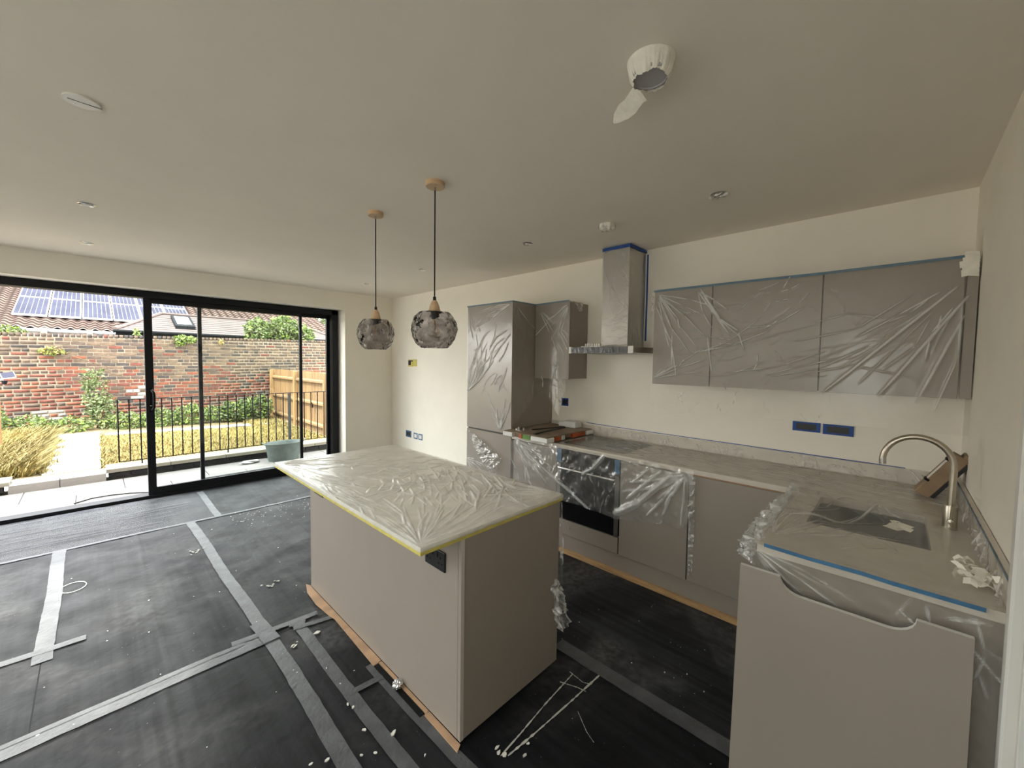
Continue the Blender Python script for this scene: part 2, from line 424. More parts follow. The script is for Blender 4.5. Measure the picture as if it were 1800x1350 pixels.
def sheet(name, top, bot, m, normal, res=.0045, segs=(), base=0., noise=(), parent=None, origin=None, func=None, maxn=540, edge_flat=0.):
    """surface between two 3D polylines, displaced along `normal` by creases and noise. sheet coords: x along top, y from top to bottom (m)"""
    tl = sum((Vector(a)-Vector(b)).length for a, b in zip(top, top[1:])); sl = (Vector(top[0])-Vector(bot[0])).length*.5 + (Vector(top[-1])-Vector(bot[-1])).length*.5
    nu = max(4, min(maxn, int(tl/res))); nv = max(4, min(maxn, int(max(sl, .02)/res)))
    A = resample(top, nu); B = resample(bot, nu); t = np.linspace(0, 1, nv)[:, None, None]
    P = A[None]*(1-t) + B[None]*t
    x = np.broadcast_to(np.linspace(0, tl, nu)[None], (nv, nu)).copy(); y = np.linalg.norm(P-A[None], axis=2)
    rg = ridges(x, y, segs); fold = np.clip(np.abs(rg)/.006, 0, 1)**1.4; H = rg + base
    for (amp, sc, sd, *st) in noise:
        kx, ky = st if st else (1, 1); H = H + amp*snoise(x*kx, y*ky, sd, sc)
    if func is not None: H = H + func(x, y, tl, sl)
    N = np.array(normal, float); N /= np.linalg.norm(N)
    flip = np.dot(np.cross(P[0, 1]-P[0, 0], P[1, 1]-P[0, 0]), N) < 0
    P = P + H[..., None]*N
    idx = np.arange(nu*nv).reshape(nv, nu)
    F = np.stack([idx[:-1, :-1], idx[:-1, 1:], idx[1:, 1:], idx[1:, :-1]], -1).reshape(-1, 4)
    if flip: F = F[:, ::-1]
    o = np_mesh(name, P.reshape(-1, 3), F, m, parent, origin, True)
    fa = o.data.attributes.new('fold', 'FLOAT', 'POINT'); fa.data.foreach_set('value', fold.ravel().astype(np.float32))
    return o

# ================================================================== ROOM SHELL
WY0, WY1, WZ0, WZ1 = .1, .8, 1.0, 2.2
H = 2.63; XK = 3.344; YG = 5.996; YS = -.2817; YFR = 6.2; XL = -2.9
XOP = 2.58; XOL = -2.45; ZOP = 2.379
floor = MB().box(XL-.1, XK+.1, YS-1.2, 6.4, -.12, -.003).build('floor', M['rubber']); floor['kind'] = 'structure'
def fsheet(x0, x1, y0, y1, shade=1., tint=(1, 1, 1), fold=None):
    nx, ny = max(2, int((x1-x0)/.012)), max(2, int((y1-y0)/.08))
    X, Y = np.meshgrid(np.linspace(x0, x1, nx), np.linspace(y0, y1, ny))
    Z = -.0006 + .0006*snoise(X, Y, int(abs(x0*77+y0*13))+3, .5)
    # low folds running with the roll
    fx = fold if fold is not None else (x0+x1)/2 + .12
    Z += .0035*np.exp(-((X-fx-.008*np.sin(Y*3))/.012)**2) - .0008
    idx = np.arange(nx*ny).reshape(ny, nx); F = np.stack([idx[:-1, :-1], idx[:-1, 1:], idx[1:, 1:], idx[1:, :-1]], -1).reshape(-1, 4)
    o = np_mesh('floor_sheet', np.stack([X, Y, Z], -1).reshape(-1, 3), F, M['floor'], floor)
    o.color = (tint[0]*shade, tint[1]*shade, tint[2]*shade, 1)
    return o
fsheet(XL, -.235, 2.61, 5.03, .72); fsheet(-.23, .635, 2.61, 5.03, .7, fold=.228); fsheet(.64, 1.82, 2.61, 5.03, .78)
fsheet(XL, .665, YS, 2.605, .62, fold=.195); fsheet(.67, 1.82, YS, 2.605, .75); fsheet(1.825, 2.76, YS, 5.03, 1.9); fsheet(2.765, XK, 2.6, 5.03, 1.)  # right-hand sheet lighter: dusty, plus brightness painted in where little light falls
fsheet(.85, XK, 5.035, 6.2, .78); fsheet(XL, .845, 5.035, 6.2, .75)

RX0, RX1, RY0, RY1 = -2.75, -1.3, .6, 3.6
b = MB(); b.box(RX1, XK+.1, YS-.1, 6.45, H, H+.27); b.box(XL-.1, RX0, YS-.1, 6.45, H, H+.27); b.box(RX0, RX1, YS-.1, RY0, H, H+.27); b.box(RX0, RX1, RY1, 6.45, H, H+.27)
ceil = b.build('ceiling', M['ceil']); ceil['kind'] = 'structure'
wk = MB().box(XK, XK+.12, YS-.12, YG+.34, 0, H).build('wall_kitchen', M['wall']); wk['kind'] = 'structure'
b = MB(); b.box(XL-.1, XOL, YG, YG+.36, 0, H); b.box(XOP, XK, YG, YG+.36, 0, H); b.box(XOL, XOP, YG, YG+.36, ZOP, H)
wg = b.build('wall_garden', M['wall']); wg['kind'] = 'structure'
DX0, DX1 = .72, 1.62
b = MB(); b.box(DX1+.02, XK, YS-.12, YS, 0, H); b.box(XL-.1, DX0, YS-.12, YS, 0, H); b.box(DX0, DX1+.02, YS-.12, YS, 2.05, H)
wsd = b.build('wall_side', M['wall']); wsd['kind'] = 'structure'
b = MB(); b.box(XL-.12, XL, YS-.12, WY0, 0, H); b.box(XL-.12, XL, WY1, YG+.34, 0, H); b.box(XL-.12, XL, WY0, WY1, 0, WZ0); b.box(XL-.12, XL, WY0, WY1, WZ1, H)
wlft = b.build('wall_left', M['wall']); wlft['kind'] = 'structure'
w1 = struct('added_window', (XL, .45, WZ0))  # unseen window, added to bring more light into the room
b = MB()
for y in (WY0, WY0+.32, WY1-.06): b.box(XL-.09, XL-.03, y, y+.06, WZ0, WZ1, .003)
b.box(XL-.09, XL-.03, WY0, WY1, WZ0, WZ0+.06, .003); b.box(XL-.09, XL-.03, WY0, WY1, WZ1-.06, WZ1, .003); b.build('added_opening_frame', M['frame'], w1)
MB().box(XL-.063, XL-.057, WY0+.02, WY1-.02, WZ0+.02, WZ1-.02).build('added_opening_pane', M['glass'], w1)
w2 = struct('added_rooflight', (-2.0, 2.1, H))  # unseen rooflight, added so light from above reaches worktops and side wall
b = MB(); b.box(RX0, RX1, RY0, RY0+.06, H+.12, H+.2); b.box(RX0, RX1, RY1-.06, RY1, H+.12, H+.2); b.box(RX0, RX0+.06, RY0, RY1, H+.12, H+.2); b.box(RX1-.06, RX1, RY0, RY1, H+.12, H+.2); b.box(RX0, RX1, (RY0+RY1)/2-.03, (RY0+RY1)/2+.03, H+.12, H+.2); b.build('added_opening_frame', M['frame'], w2)
MB().box(RX0+.02, RX1-.02, RY0+.02, RY1-.02, H+.15, H+.156).build('added_opening_pane', M['glass'], w2)
# internal door in the side wall: lining, architrave, leaf
t1 = struct('trim_1')
b = MB(); b.box(1.66, 1.775, YS+.0005, YS+.026, 0, 2.12, .004); b.box(1.655, 1.70, YS+.0005, YS+.036, 0, 2.12, .006); b.build('architrave', M['trim'], t1)
b = MB(); b.box(1.62, 1.64, YS-.12, YS+.012, 0, 2.05, .002); b.build('door_lining', M['trim'], t1)
b = MB(); b.box(DX0-.06, 1.655, YS+.0005, YS+.03, 2.05, 2.12, .004); b.build('architrave', M['trim'], t1)
d2 = MB().box(DX0+.005, DX1-.005, YS-.10, YS-.06, .008, 2.045, .003).build('door_2', M['doorleaf']); d2['kind'] = 'structure'

# ------------------------------------------------------------------ sliding garden door
dr = struct('door_1', (0, YFR, 0), 'black framed sliding glass door slid open to the garden')
b = MB()
b.box(XOL, XOP-.02, YFR, YFR+.16, 2.30, 2.372, .003); b.box(2.472, 2.562, YFR, YFR+.16, .0, 2.372, .003); b.box(XOL, XOL+.08, YFR, YFR+.16, 0, 2.372, .003)
b.box(XOL, 2.562, YFR+.001, YFR+.16, -.02, .035, .003); b.box(XOL, 2.562, YFR-.004, YFR+.02, -.005, .018)
b.build('outer_frame', M['frame'], dr)
def panel(x0, x1, y, stl, str_, nm):
    b = MB()
    b.box(x0, x0+stl, y, y+.045, .036, 2.30, .003); b.box(x1-str_, x1, y, y+.045, .036, 2.30, .003)
    b.box(x0+stl, x1-str_, y, y+.045, .036, .115, .002); b.box(x0+stl, x1-str_, y, y+.045, 2.245, 2.30, .002)
    f = b.build(nm, M['frame'], dr)
    MB().box(x0+stl-.002, x1-str_+.002, y+.019, y+.025, .11, 2.25).build('glass_pane', M['glass'], f)
    return f
p1 = panel(.400, 2.062, YFR+.022, .072, .034, 'sliding_panel')
p2 = panel(.892, 2.475, YFR+.088, .040, .05, 'sliding_panel')
MB().box(2.466, 2.474, YFR+.02, YFR+.08, .04, 2.3).build('brush_seal', M['rubber'], dr)
# pull handle
b = MB(); hx, hy = .452, YFR+.022
b.tube([(hx, hy, 1.02), (hx, hy-.035, 1.03), (hx+.012, hy-.052, 1.05), (hx+.014, hy-.056, 1.12), (hx+.014, hy-.056, 1.20), (hx+.012, hy-.052, 1.225), (hx, hy-.035, 1.245), (hx, hy, 1.255)], .013, 8)
b.box(hx-.022, hx+.016, hy-.006, hy, 1.0, 1.28, .003)
b.build('handle', M['rubber'], p1, smooth=True)
MB().lathe([(.0001, 0), (.008, 0), (.008, .006), (.0001, .006)], (hx-.012, hy-.012, 1.07), 10).build('lock_cylinder', M['steel'], p1)
# ================================================================== KITCHEN: kitchen wall run
ZW = .94; XB = 2.742; XW = 2.724
def cab_box(parent, x0, x1, y0, y1, z0, z1, m=None):
    return MB().box(x0, x1, y0, y1, z0, z1, .0012).build('carcass', m or M['carcass'], parent)
def door_x(parent, x, y0, y1, z0, z1, name='door', th=.018):
    return MB().box(x, x+th, y0+.0015, y1-.0015, z0, z1, .0015).build(name, M['cab'], parent)

t = thing('tall_cabinet', 'tall greige cabinet standing at the garden end of the kitchen wall', 'cabinet', (3.03, 2.98, 0))
cab_box(t, 2.74, XK-.002, 2.656, 3.312, .02, 2.205, M['cab'])
door_x(t, 2.720, 2.653, 3.315, .945, 2.207); door_x(t, 2.720, 2.653, 3.315, .165, .930)
MB().box(2.736, 2.75, 2.66, 3.31, .925, .95).build('grip_channel', M['black'], t)
MB().box(2.76, 2.78, 2.66, 3.31, .0, .16).build('plinth', M['cab'], t)

t = thing('wall_cabinet', 'single door greige wall cabinet beside the tall cabinet', 'cabinet', (3.2, 2.45, 1.485))
cab_box(t, 3.063, XK-.002, 2.230, 2.650, 1.487, 2.207, M['cab']); door_x(t, 3.043, 2.228, 2.652, 1.480, 2.209)

for (y0, y1, lb) in ((.983, 1.414, 'narrow greige wall cabinet nearest the extractor hood'), (.351, .980, 'middle greige wall cabinet of the three over the worktop'), (-.230, .348, 'greige wall cabinet nearest the side wall, in the corner')):
    t = thing('wall_cabinet', lb, 'cabinet', (3.2, (y0+y1)/2, 1.485), 'three wall cabinets under film')
    cab_box(t, 3.063, XK-.002, y0, y1, 1.487, 2.200, M['cab']); door_x(t, 3.043, y0-.0, y1+.0, 1.482, 2.203)
tag(MB().box(3.05, 3.068, -.276, -.236, 1.482, 2.203, .001).build('filler_panel', M['cab'], None, (3.06, -.25, 1.48)), 'narrow greige filler strip between corner wall cabinet and side wall', 'panel')

# base units
t = thing('base_cabinet', 'greige base cabinet between tall cabinet and oven', 'cabinet', (3.0, 2.38, .16))
cab_box(t, 2.763, XK-.004, 2.114, 2.650, .165, .90); door_x(t, XB, 2.113, 2.648, .165, .893)
t = thing('base_cabinet', 'greige base cabinet right of the oven, film flap hanging over it', 'cabinet', (3.0, 1.25, .16))
cab_box(t, 2.763, XK-.004, .990, 1.500, .165, .90); door_x(t, XB, .990, 1.503, .165, .893)
t = thing('base_cabinet', 'greige corner base cabinet beside the sink run, lower corner unit', 'cabinet', (3.0, .68, .16))
cab_box(t, 2.763, XK-.004, .37, .984, .165, .90); door_x(t, XB, .385, .985, .165, .893)
MB().box(2.752, 2.764, .37, .99, .893, .908).build('grip_channel', M['hardboard'], t)
tag(MB().box(2.757, 2.775, .36, 2.65, .001, .162, .001).build('plinth_board', M['cab'], None, (2.76, 1.5, 0)), 'long greige plinth board under the oven and base cabinets', 'plinth')
tag(MB().box(2.732, 2.756, .36, 2.64, .001, .040, .002).build('timber_strip', M['timber'], None, (2.745, 1.5, 0)), 'raw timber strip lying along the foot of the plinth', 'timber')

# oven
t = thing('built_in_oven', 'black glass built-in oven under the hob', 'oven', (3.0, 1.81, .16))
MB().box(2.765, XK-.1, 1.512, 2.108, .30, .90).build('housing', M['black'], t)
MB().box(2.744, 2.764, 1.512, 2.108, .775, .895, .002).build('control_panel', M['ovenglass'], t)
dd = MB().box(2.740, 2.764, 1.512, 2.108, .300, .770, .002).build('oven_door', M['ovenglass'], t)
for y_ in (1.512, 2.072): MB().box(2.7385, 2.742, y_, y_+.036, .300, .77, .001).build('side_trim', M['steel'], dd)
b = MB(); b.tube([(2.722, 1.54, .742), (2.716, 1.56, .742), (2.716, 2.06, .742), (2.722, 2.08, .742)], .009, 8); b.box(2.716, 2.74, 1.565, 1.58, .735, .749); b.box(2.716, 2.74, 2.04, 2.055, .735, .749); b.build('handle', M['steel'], dd, smooth=True)
MB().box(2.742, 2.762, 1.512, 2.108, .165, .292, .0015).build('drawer_front', M['cab'], t)
MB().lathe([(.006, 0), (.006, .006), (.0001, .008)], (2.736, 1.97, .235), 10).build('screw_cover', M['edge'], t)
for y in (2.086, 1.528):
    tag(MB().box(2.7365, 2.7378, y-.022, y+.022, .790, .900).build('blue_tape', M['blue'], None, (2.737, y, .79)), 'blue tape patch on upper %s corner of the oven' % ('left' if y > 2 else 'right'), 'tape', 'blue tape on the oven')

# worktop (L shape with sink cut-out) and upstands
SX0, SX1, SY0, SY1 = 2.18, 2.665, -.125, .268
t = thing('worktop', 'white stone L-shaped worktop over the base cabinets', 'worktop', (2.6, .5, .91))
b = MB(); z0, z1 = .908, ZW
b.box(XW, XK-.001, -.279, 2.648, z0, z1); b.box(1.77, SX0, -.279, .37, z0, z1); b.box(SX1, XW, -.279, .37, z0, z1)
b.box(SX0, SX1, SY1, .37, z0, z1); b.box(SX0, SX1, -.279, SY0, z0, z1)
b.build('worktop_slab', M['stone'], t)
b = MB(); b.box(XK-.02, XK-.001, -.279, 2.648, ZW, 1.032, .001); b.build('upstand', M['stone'], t)
b = MB(); b.box(1.78, XK-.021, -.2795, -.2615, ZW, 1.032, .001); b.build('upstand', M['stone'], t)
# hob
t = thing('hob', 'black glass hob on the worktop above the oven', 'hob', (3.05, 1.8, ZW))
MB().box(2.80, 3.27, 1.50, 2.09, ZW+.0005, ZW+.006, .002).build('glass_top', M['ovenglass'], t)
for (x, y, r) in ((2.93, 1.66, .08), (2.93, 1.93, .1), (3.14, 1.66, .1), (3.14, 1.93, .08)):
    MB().lathe([(r-.002, 0), (r, 0), (r, .0005), (r-.002, .0005)], (x, y, ZW+.0061), 28, False).build('cooking_zone', M['lens'], t)

# extractor hood
t = thing('extractor_hood', 'stainless chimney extractor hood over the hob', 'hood', (3.2, 1.78, 1.72))
MB().box(2.86, XK-.002, 1.49, 2.09, 1.722, 1.772, .002).build('canopy', M['steel'], t)
MB().box(3.052, XK-.002, 1.642, 1.895, 1.772, 2.612, .002).build('chimney', M['steel'], t)
MB().box(2.92, 3.30, 1.55, 2.03, 1.7205, 1.724).build('grease_filter', M['lens'], t)
sheet('wrapping_strip', [(2.8585, 2.085, 1.772), (2.8585, 1.535, 1.772)], [(2.8585, 2.085, 1.72), (2.8585, 1.535, 1.72)], M['greyfilm'], (-1, 0, 0), .006,
      scatter(random.Random(3), 0, .5, 0, .05, 40, 70, 25, .03, .06, .003, .004), .003, parent=t)
for y0_, y1_ in ((2.07, 2.093), (1.487, 1.53)): MB().box(2.853, 2.868, y0_, y1_, 1.719, 1.775).build('corner_protector', M['white'], t)
MB().box(3.0505, 3.052, 1.765, 1.795, 1.917, 1.921).build('emblem', M['black'], t)

# white plastic clip strip standing on the hood
t = thing('plastic_comb', 'white plastic toothed strip lying on top of the extractor hood', 'fitting', (2.92, 1.9, 1.773))
MB().box(2.885, 2.955, 1.80, 1.99, 1.7725, 1.780, .001).build('base_strip', M['white'], t)
b = MB()
for i in range(7): b.box(2.90, 2.93, 1.815+i*.022, 1.826+i*.022, 1.779, 1.802, .001)
b.build('teeth', M['white'], t)

# sink run: end panel, front, sink
t = thing('sink_cabinet', 'greige sink base unit along the side wall', 'cabinet', (2.25, .05, .0))
MB().box(1.79, 1.808, -.279, .345, .002, .907, .001).build('end_panel', M['cab'], t)
MB().box(1.81, 2.735, .325, .345, .165, .905, .001).build('front_panel', M['cab'], t)
MB().box(1.81, 2.735, .29, .305, .002, .162).build('plinth', M['cab'], t)
t = thing('undermount_sink', 'stainless undermount sink sunk in the worktop by the tap', 'sink', ((SX0+SX1)/2, .07, .74))
b = MB(); e = .012
prof = []
def rrect(x0, x1, y0, y1, r, z, n=5):
    out = []
    for cx, cy, a in ((x1-r, y1-r, 0), (x0+r, y1-r, 90), (x0+r, y0+r, 180), (x1-r, y0+r, 270)):
        for i in range(n+1):
            q = math.radians(a+90*i/n); out.append((cx+r*math.cos(q), cy+r*math.sin(q), z))
    return out
loops = [rrect(SX0-.015, SX1+.015, SY0-.015, SY1+.015, .05, .9075), rrect(SX0-.002, SX1+.002, SY0-.002, SY1+.002, .05, .9075), rrect(SX0+.004, SX1-.004, SY0+.004, SY1-.004, .05, .78), rrect(SX0+.03, SX1-.03, SY0+.03, SY1-.03, .04, .755)]
vl = [[b.bm.verts.new(p) for p in l] for l in loops]
for a, d in zip(vl, vl[1:]):
    for i in range(len(a)): b.bm.faces.new((a[i], a[(i+1) % len(a)], d[(i+1) % len(a)], d[i]))
b.bm.faces.new(vl[-1])
b.build('basin', M['sinksteel'], t, smooth=True)
MB().lathe([(.0001, .0), (.042, 0), (.045, .003), (.02, .004), (.0001, .002)], (2.42, .07, .7555), 20).build('drain', M['steel'], t, smooth=True)

# tap
t = thing('swan_neck_tap', 'brushed nickel swan-neck tap beside the sink', 'tap', (2.55, -.195, ZW))
b = MB(); b.lathe([(.0, 0), (.026, 0), (.026, .004), (.0235, .006), (.0235, .098), (.022, .102), (.0, .102)], (2.55, -.195, ZW), 24); b.build('body', M['nickel'], t, smooth=True)
pts = [(2.55, -.195, ZW+.10), (2.55, -.196, 1.10), (2.55, -.197, 1.20)]
cy, cz, rr = -.082, 1.205, .115
for i in range(1, 17):
    a = PI - PI*1.04*i/16; pts.append((2.55, cy+rr*math.cos(a), cz+rr*math.sin(a)*1.05))
b = MB(); b.tube(pts, .0125, 12); b.build('spout', M['nickel'], t, smooth=True)
b = MB(); b.tube([pts[-2], pts[-1], (2.55, pts[-1][1]-.001, pts[-1][2]-.006)], .0133, 12); b.build('aerator', M['steel'], t, smooth=True)
b = MB(); b.lathe([(.0, 0), (.011, 0), (.011, .018), (.0, .02)], (0, 0, 0), 14)
for v in b.bm.verts: v.co = Vector((2.55-.0235-v.co.z, -.195+v.co.x, .977+v.co.y))
b.tube([(2.522, -.195, .978), (2.516, -.196, 1.0), (2.514, -.197, 1.045)], .0048, 8); b.build('lever', M['nickel'], t, smooth=True)
# ================================================================== LEANING BOARD
b = MB()
def board_outline():
    y0, y1 = .415, -.197
    z0, z1 = 0., .857
    pts = [(y1, z0), (y0, z0), (y0, z1), (.285, z1)]
    for i in range(0, 7):
        a = math.radians(0+90*i/6); pts.append((.283-.055+.055*math.cos(a) if False else .217+.066*math.cos(a), .857-.052*math.sin(a)))
    for i in range(0, 7):
        a = math.radians(90-90*i/6); pts.append((-.012-.066*math.cos(a), .857-.052*math.sin(a)))
    pts += [(y1, z1)]
    return pts
bo = board_outline()
b.prism(bo, 0, 1.700, 1.718)
bd = b.build('cupboard_door_panel', [M['cab'], M['trim']], None, (1.709, .11, .001))
for p_ in bd.data.polygons:
    if abs(p_.normal.x) < .5 and p_.normal.z > -.5: p_.material_index = 1
for v in bd.data.vertices: v.co.x += .045*(v.co.z/.857) - .02
tag(bd, 'loose greige door panel with scooped finger pull leaning on the sink run end', 'panel')

# ================================================================== CORNER BLOCK, TAPE SCRAPS
t = thing('wooden_block_stand', 'tilted brown wooden block stand with black straps leaning in the worktop corner', 'block', (3.06, -.2, ZW))
ang = math.atan2(.215, -.135)
R1 = Matrix.Rotation(ang, 3, 'X')
b = MB(); b.obox((3.09, -.192, 1.068), (.10, .265, .062), R1, .003); b.build('front_block', M['blockwood'], t)
nrm = R1 @ Vector((0, 0, 1)); sgn = -1 if nrm.y > 0 else 1
b = MB(); c2 = Vector((3.10, -.192, 1.068)) + Vector((0, -.030, -.022)); b.obox(c2, (.11, .23, .02), R1, .002); b.build('rear_panel', M['black'], t)
ua = R1 @ Vector((0, 1, 0))
for k in (-.05, .09):
    c3 = Vector((3.06, -.192, 1.068)) + ua*k + Vector((0, .026, .018)); MB().obox(c3, (.05, .012, .02), R1, .001).build('strap_clip', M['rubber'], t)
b = MB(); b.obox(Vector((3.06, -.192, 1.068)) + ua*.02 + Vector((0, .027, .019)), (.03, .13, .004), R1); b.build('pale_strip', M['white'], t)
b = MB(); b.obox((3.09, -.250, 1.13), (.09, .14, .03), R1, .002); b.build('rear_block', M['blockwood'], t)

def ribbon(mb, pts, width, wdir, th=.0006):
    pts = [Vector(p) for p in pts]; wd = Vector(wdir).normalized()*width/2
    vs_ = [(mb.bm.verts.new(p-wd), mb.bm.verts.new(p+wd)) for p in pts]
    for a, d in zip(vs_, vs_[1:]): mb._fin([mb.bm.faces.new((a[0], a[1], d[1], d[0]))])
b = MB()
ribbon(b, [(2.30, -.005, .957), (2.35, -.03, .953), (2.41, -.06, .956)], .05, (.3, 1, .1)); ribbon(b, [(2.33, -.075, .956), (2.345, -.04, .959), (2.36, 0., .957)], .04, (1, -.3, .1)); ribbon(b, [(2.34, -.03, .960), (2.40, -.015, .962), (2.44, -.03, .955)], .022, (0, 1, .1))
tag(b.build('tape_cross', M['masking'], None, (2.36, -.03, .955)), 'crossed cream masking tape scraps stuck on the film over the sink', 'tape')
R = random.Random(12); b = MB()
for i in range(26):
    c = Vector((1.93+R.uniform(-.10, .09), -.205+R.gauss(0, .028), .965+R.uniform(0, .028)))
    a = R.uniform(0, 6.28); d = Vector((math.cos(a), math.sin(a)*.5, R.uniform(-.3, .4)))*.03
    ribbon(b, [c-d, c+Vector((0, 0, R.uniform(.002, .012))), c+d], R.uniform(.014, .03), (R.uniform(-1, 1), R.uniform(-1, 1), R.uniform(-.6, .6)))
tp = b.build('crumpled_tape', M['masking'], None, (1.93, -.2, .955)); tag(tp, 'crumpled pile of cream masking tape at the end of the sink worktop', 'tape')

# ================================================================== ISLAND
XI0, XI1, YI0, YI1 = .834, 1.722, 1.285, 3.05; XB0, XB1, YB1 = 1.032, 1.700, 2.972
t = thing('kitchen_island', 'greige kitchen island unit in the middle of the room', 'island', (1.37, 2.1, 0))
MB().box(XB0, XB0+.018, YI0+.022, YB1, .012, .894, .001).build('back_panel', M['cab'], t)
MB().box(XB0+.0005, XB1, YI0+.002, YI0+.0215, .012, .894, .001).build('end_panel', M['cab'], t)
MB().box(XB0+.0005, XB1, YB1+.0005, YB1+.018, .012, .894, .001).build('end_panel', M['cab'], t)
MB().box(XB1-.02, XB1, YI0+.022, YB1, .16, .894, .001).build('front_panel', M['cab'], t)
MB().box(XB1-.06, XB1-.045, YI0+.022, YB1, .012, .158, .001).build('plinth', M['cab'], t)
MB().box(XB0-.001, XB0+.018, YI0+.0005, YI0+.0015, .012, .894).build('edge_strip', M['edge'], t)
tag(MB().box(XI0, XI1, YI0, YI1, .8945, .924, .002).build('island_worktop', M['quartz'], None, (1.28, 2.17, .8945)), 'white stone slab on top of the kitchen island', 'worktop')
# yellow tape along the slab edge
b = MB(); zt0, zt1 = .8935, .909; e = .0012
b.box(XI0-e, XI0-.0002, YI0, YI1, zt0, zt1); b.box(XI0-e, XI1+e, YI0-e, YI0-.0002, zt0, zt1); b.box(XI0-e, XI1+e, YI1+.0002, YI1+e, zt0, zt1); b.box(XI1+.0002, XI1+e, YI0, YI1, zt0, zt1)
tag(b.build('yellow_tape', M['yellow'], None, (XI0, YI0, zt0)), 'yellow masking tape round the edge of the island worktop', 'tape')
# double sockets
def dsocket(yc, label):
    t = thing('double_socket', label, 'socket', (XB0, yc, .722), 'double sockets under the island overhang')
    zc = .758
    MB().box(XB0-.009, XB0-.0005, yc-.075, yc+.075, zc-.044, zc+.044, .003, 2).build('face_plate', M['black'], t)
    for s in (-1, 1):
        MB().box(XB0-.0125, XB0-.008, yc+s*.018-.007, yc+s*.018+.007, zc+.012, zc+.034, .001).build('rocker_switch', M['black'], t)
        b = MB()
        for (dy, dz, wy, wz) in ((0, .012, .003, .005), (-.011, -.012, .0045, .0028), (.011, -.012, .0045, .0028)):
            b.box(XB0-.0096, XB0-.0088, yc+s*.044+dy-wy, yc+s*.044+dy+wy, zc+dz-wz, zc+dz+wz)
        b.build('pin_holes', M['rubber'], t)
dsocket(1.465, 'black double socket on the island at the camera end'); dsocket(2.82, 'black double socket on the island at the garden end')
# hardboard edge on the floor
b = MB(); b.prism([(1.0, 1.262), (1.03, 1.28), (1.031, 1.515), (1.005, 1.51)], 2, .0035, .009); b.prism([(.985, 1.96), (1.031, 1.96), (1.031, 2.972), (1.032, 3.0), (1.016, 3.045), (.985, 2.93), (.975, 2.74), (.99, 2.545), (1.0, 2.5)], 2, .0035, .009)
b.prism([(1.012, 1.51), (1.031, 1.51), (1.031, 1.965), (1.014, 1.965)], 2, .0035, .009)
tag(b.build('hardboard_edging', M['hardboard'], None, (1.02, 2.1, .003)), 'brown hardboard edging on the floor along the island foot', 'board')
tag(MB().box(.985, 1.011, 1.52, 1.955, .0035, .008).build('dark_gap_strip', M['rubber'], None, (1.0, 1.73, .003)), 'black strip standing for the dark gap beside the foil ball at the island foot', 'strip')  # black strip drawn where the hardboard edging leaves a dark gap

# ================================================================== SOCKETS ON THE WALLS
def wall_box(y, z, wy, wz, label, tape, fill='black', group=None, x=XK):
    t = thing('wall_socket', label, 'socket', (x, y, z-wz), group)
    MB().box(x-.004, x-.0006, y-wy*.72, y+wy*.72, z-wz*.62, z+wz*.62).build('back_box' if fill == 'black' else 'face_plate', M[fill], t)
    b = MB(); e = .007
    b.box(x-.006, x-.0008, y-wy, y-wy*.72, z-wz, z+wz); b.box(x-.006, x-.0008, y+wy*.72, y+wy, z-wz, z+wz)
    b.box(x-.006, x-.0008, y-wy*.72, y+wy*.72, z+wz*.62, z+wz); b.box(x-.006, x-.0008, y-wy*.72, y+wy*.72, z-wz, z-wz*.62)
    b.build('tape_border', M[tape], t)
    return t
wall_box(.437, 1.224, .078, .032, 'taped black wall socket under the middle wall cabinet, left of the pair', 'blued', group='taped sockets over the worktop')
wall_box(.266, 1.222, .080, .034, 'taped black wall socket over the worktop, right of the pair, nearer the tap', 'blued', group='taped sockets over the worktop')
wall_box(2.487, 1.233, .042, .04, 'small blue-taped black socket below the single wall cabinet', 'blued')
wall_box(5.49, .498, .075, .05, 'black low socket with blue tape near the garden corner', 'blue', group='low sockets near the garden corner')
wall_box(5.29, .492, .05, .045, 'white low socket in blue tape, middle of the low row', 'blue', 'white', group='low sockets near the garden corner')
wall_box(5.16, .492, .05, .045, 'white low socket in blue tape nearest the tall cabinet', 'blue', 'white', group='low sockets near the garden corner')
t = thing('wall_box', 'yellow-taped wiring box high on the wall near the garden corner', 'socket', (XK, 5.38, 1.55))
MB().box(XK-.004, XK-.0006, 5.38, 5.50, 1.565, 1.64).build('back_box', M['black'], t)
b = MB(); b.box(XK-.006, XK-.0008, 5.26, 5.37, 1.55, 1.655); b.box(XK-.006, XK-.0008, 5.37, 5.51, 1.545, 1.562); b.box(XK-.006, XK-.0008, 5.37, 5.51, 1.642, 1.652); b.build('tape_border', M['yellow'], t)
b = MB(); b.box(XK-.007, XK-.0045, 5.37, 5.42, 1.555, 1.62); b.build('loose_flap', M['yellow'], t)

# ================================================================== PACKAGING ON THE WORKTOP
t = thing('packaging_tray', 'flat brown cardboard packaging with white foam corners on the worktop end', 'packaging', (2.95, 2.4, ZW))
R = random.Random(5)
MB().box(2.605, 3.30, 2.125, 2.640, .995, 1.002, .001).build('card_lid', M['card'], t)
MB().box(2.63, 3.28, 2.15, 2.62, .957, .994).build('card_core', M['card'], t)
for (x0, x1, y0, y1) in ((2.596, 2.70, 2.11, 2.30), (2.597, 2.68, 2.52, 2.645), (3.2, 3.31, 2.11, 2.22), (3.2, 3.31, 2.54, 2.645)):
    MB().box(x0, x1, y0, y1, .9555, .9945, .005).build('foam_corner', M['foam'], t)
MB().box(2.603, 2.629, 2.31, 2.40, .957, .994).build('green_edge_print', M['green'], t); MB().box(2.603, 2.629, 2.41, 2.445, .957, .994).build('orange_edge_print', M['orange'], t)
for x0_, x1_ in ((2.72, 2.80), (2.98, 3.18)): MB().box(x0_, x1_, 2.123, 2.149, .957, .994).build('orange_edge_print', M['orange'], t)
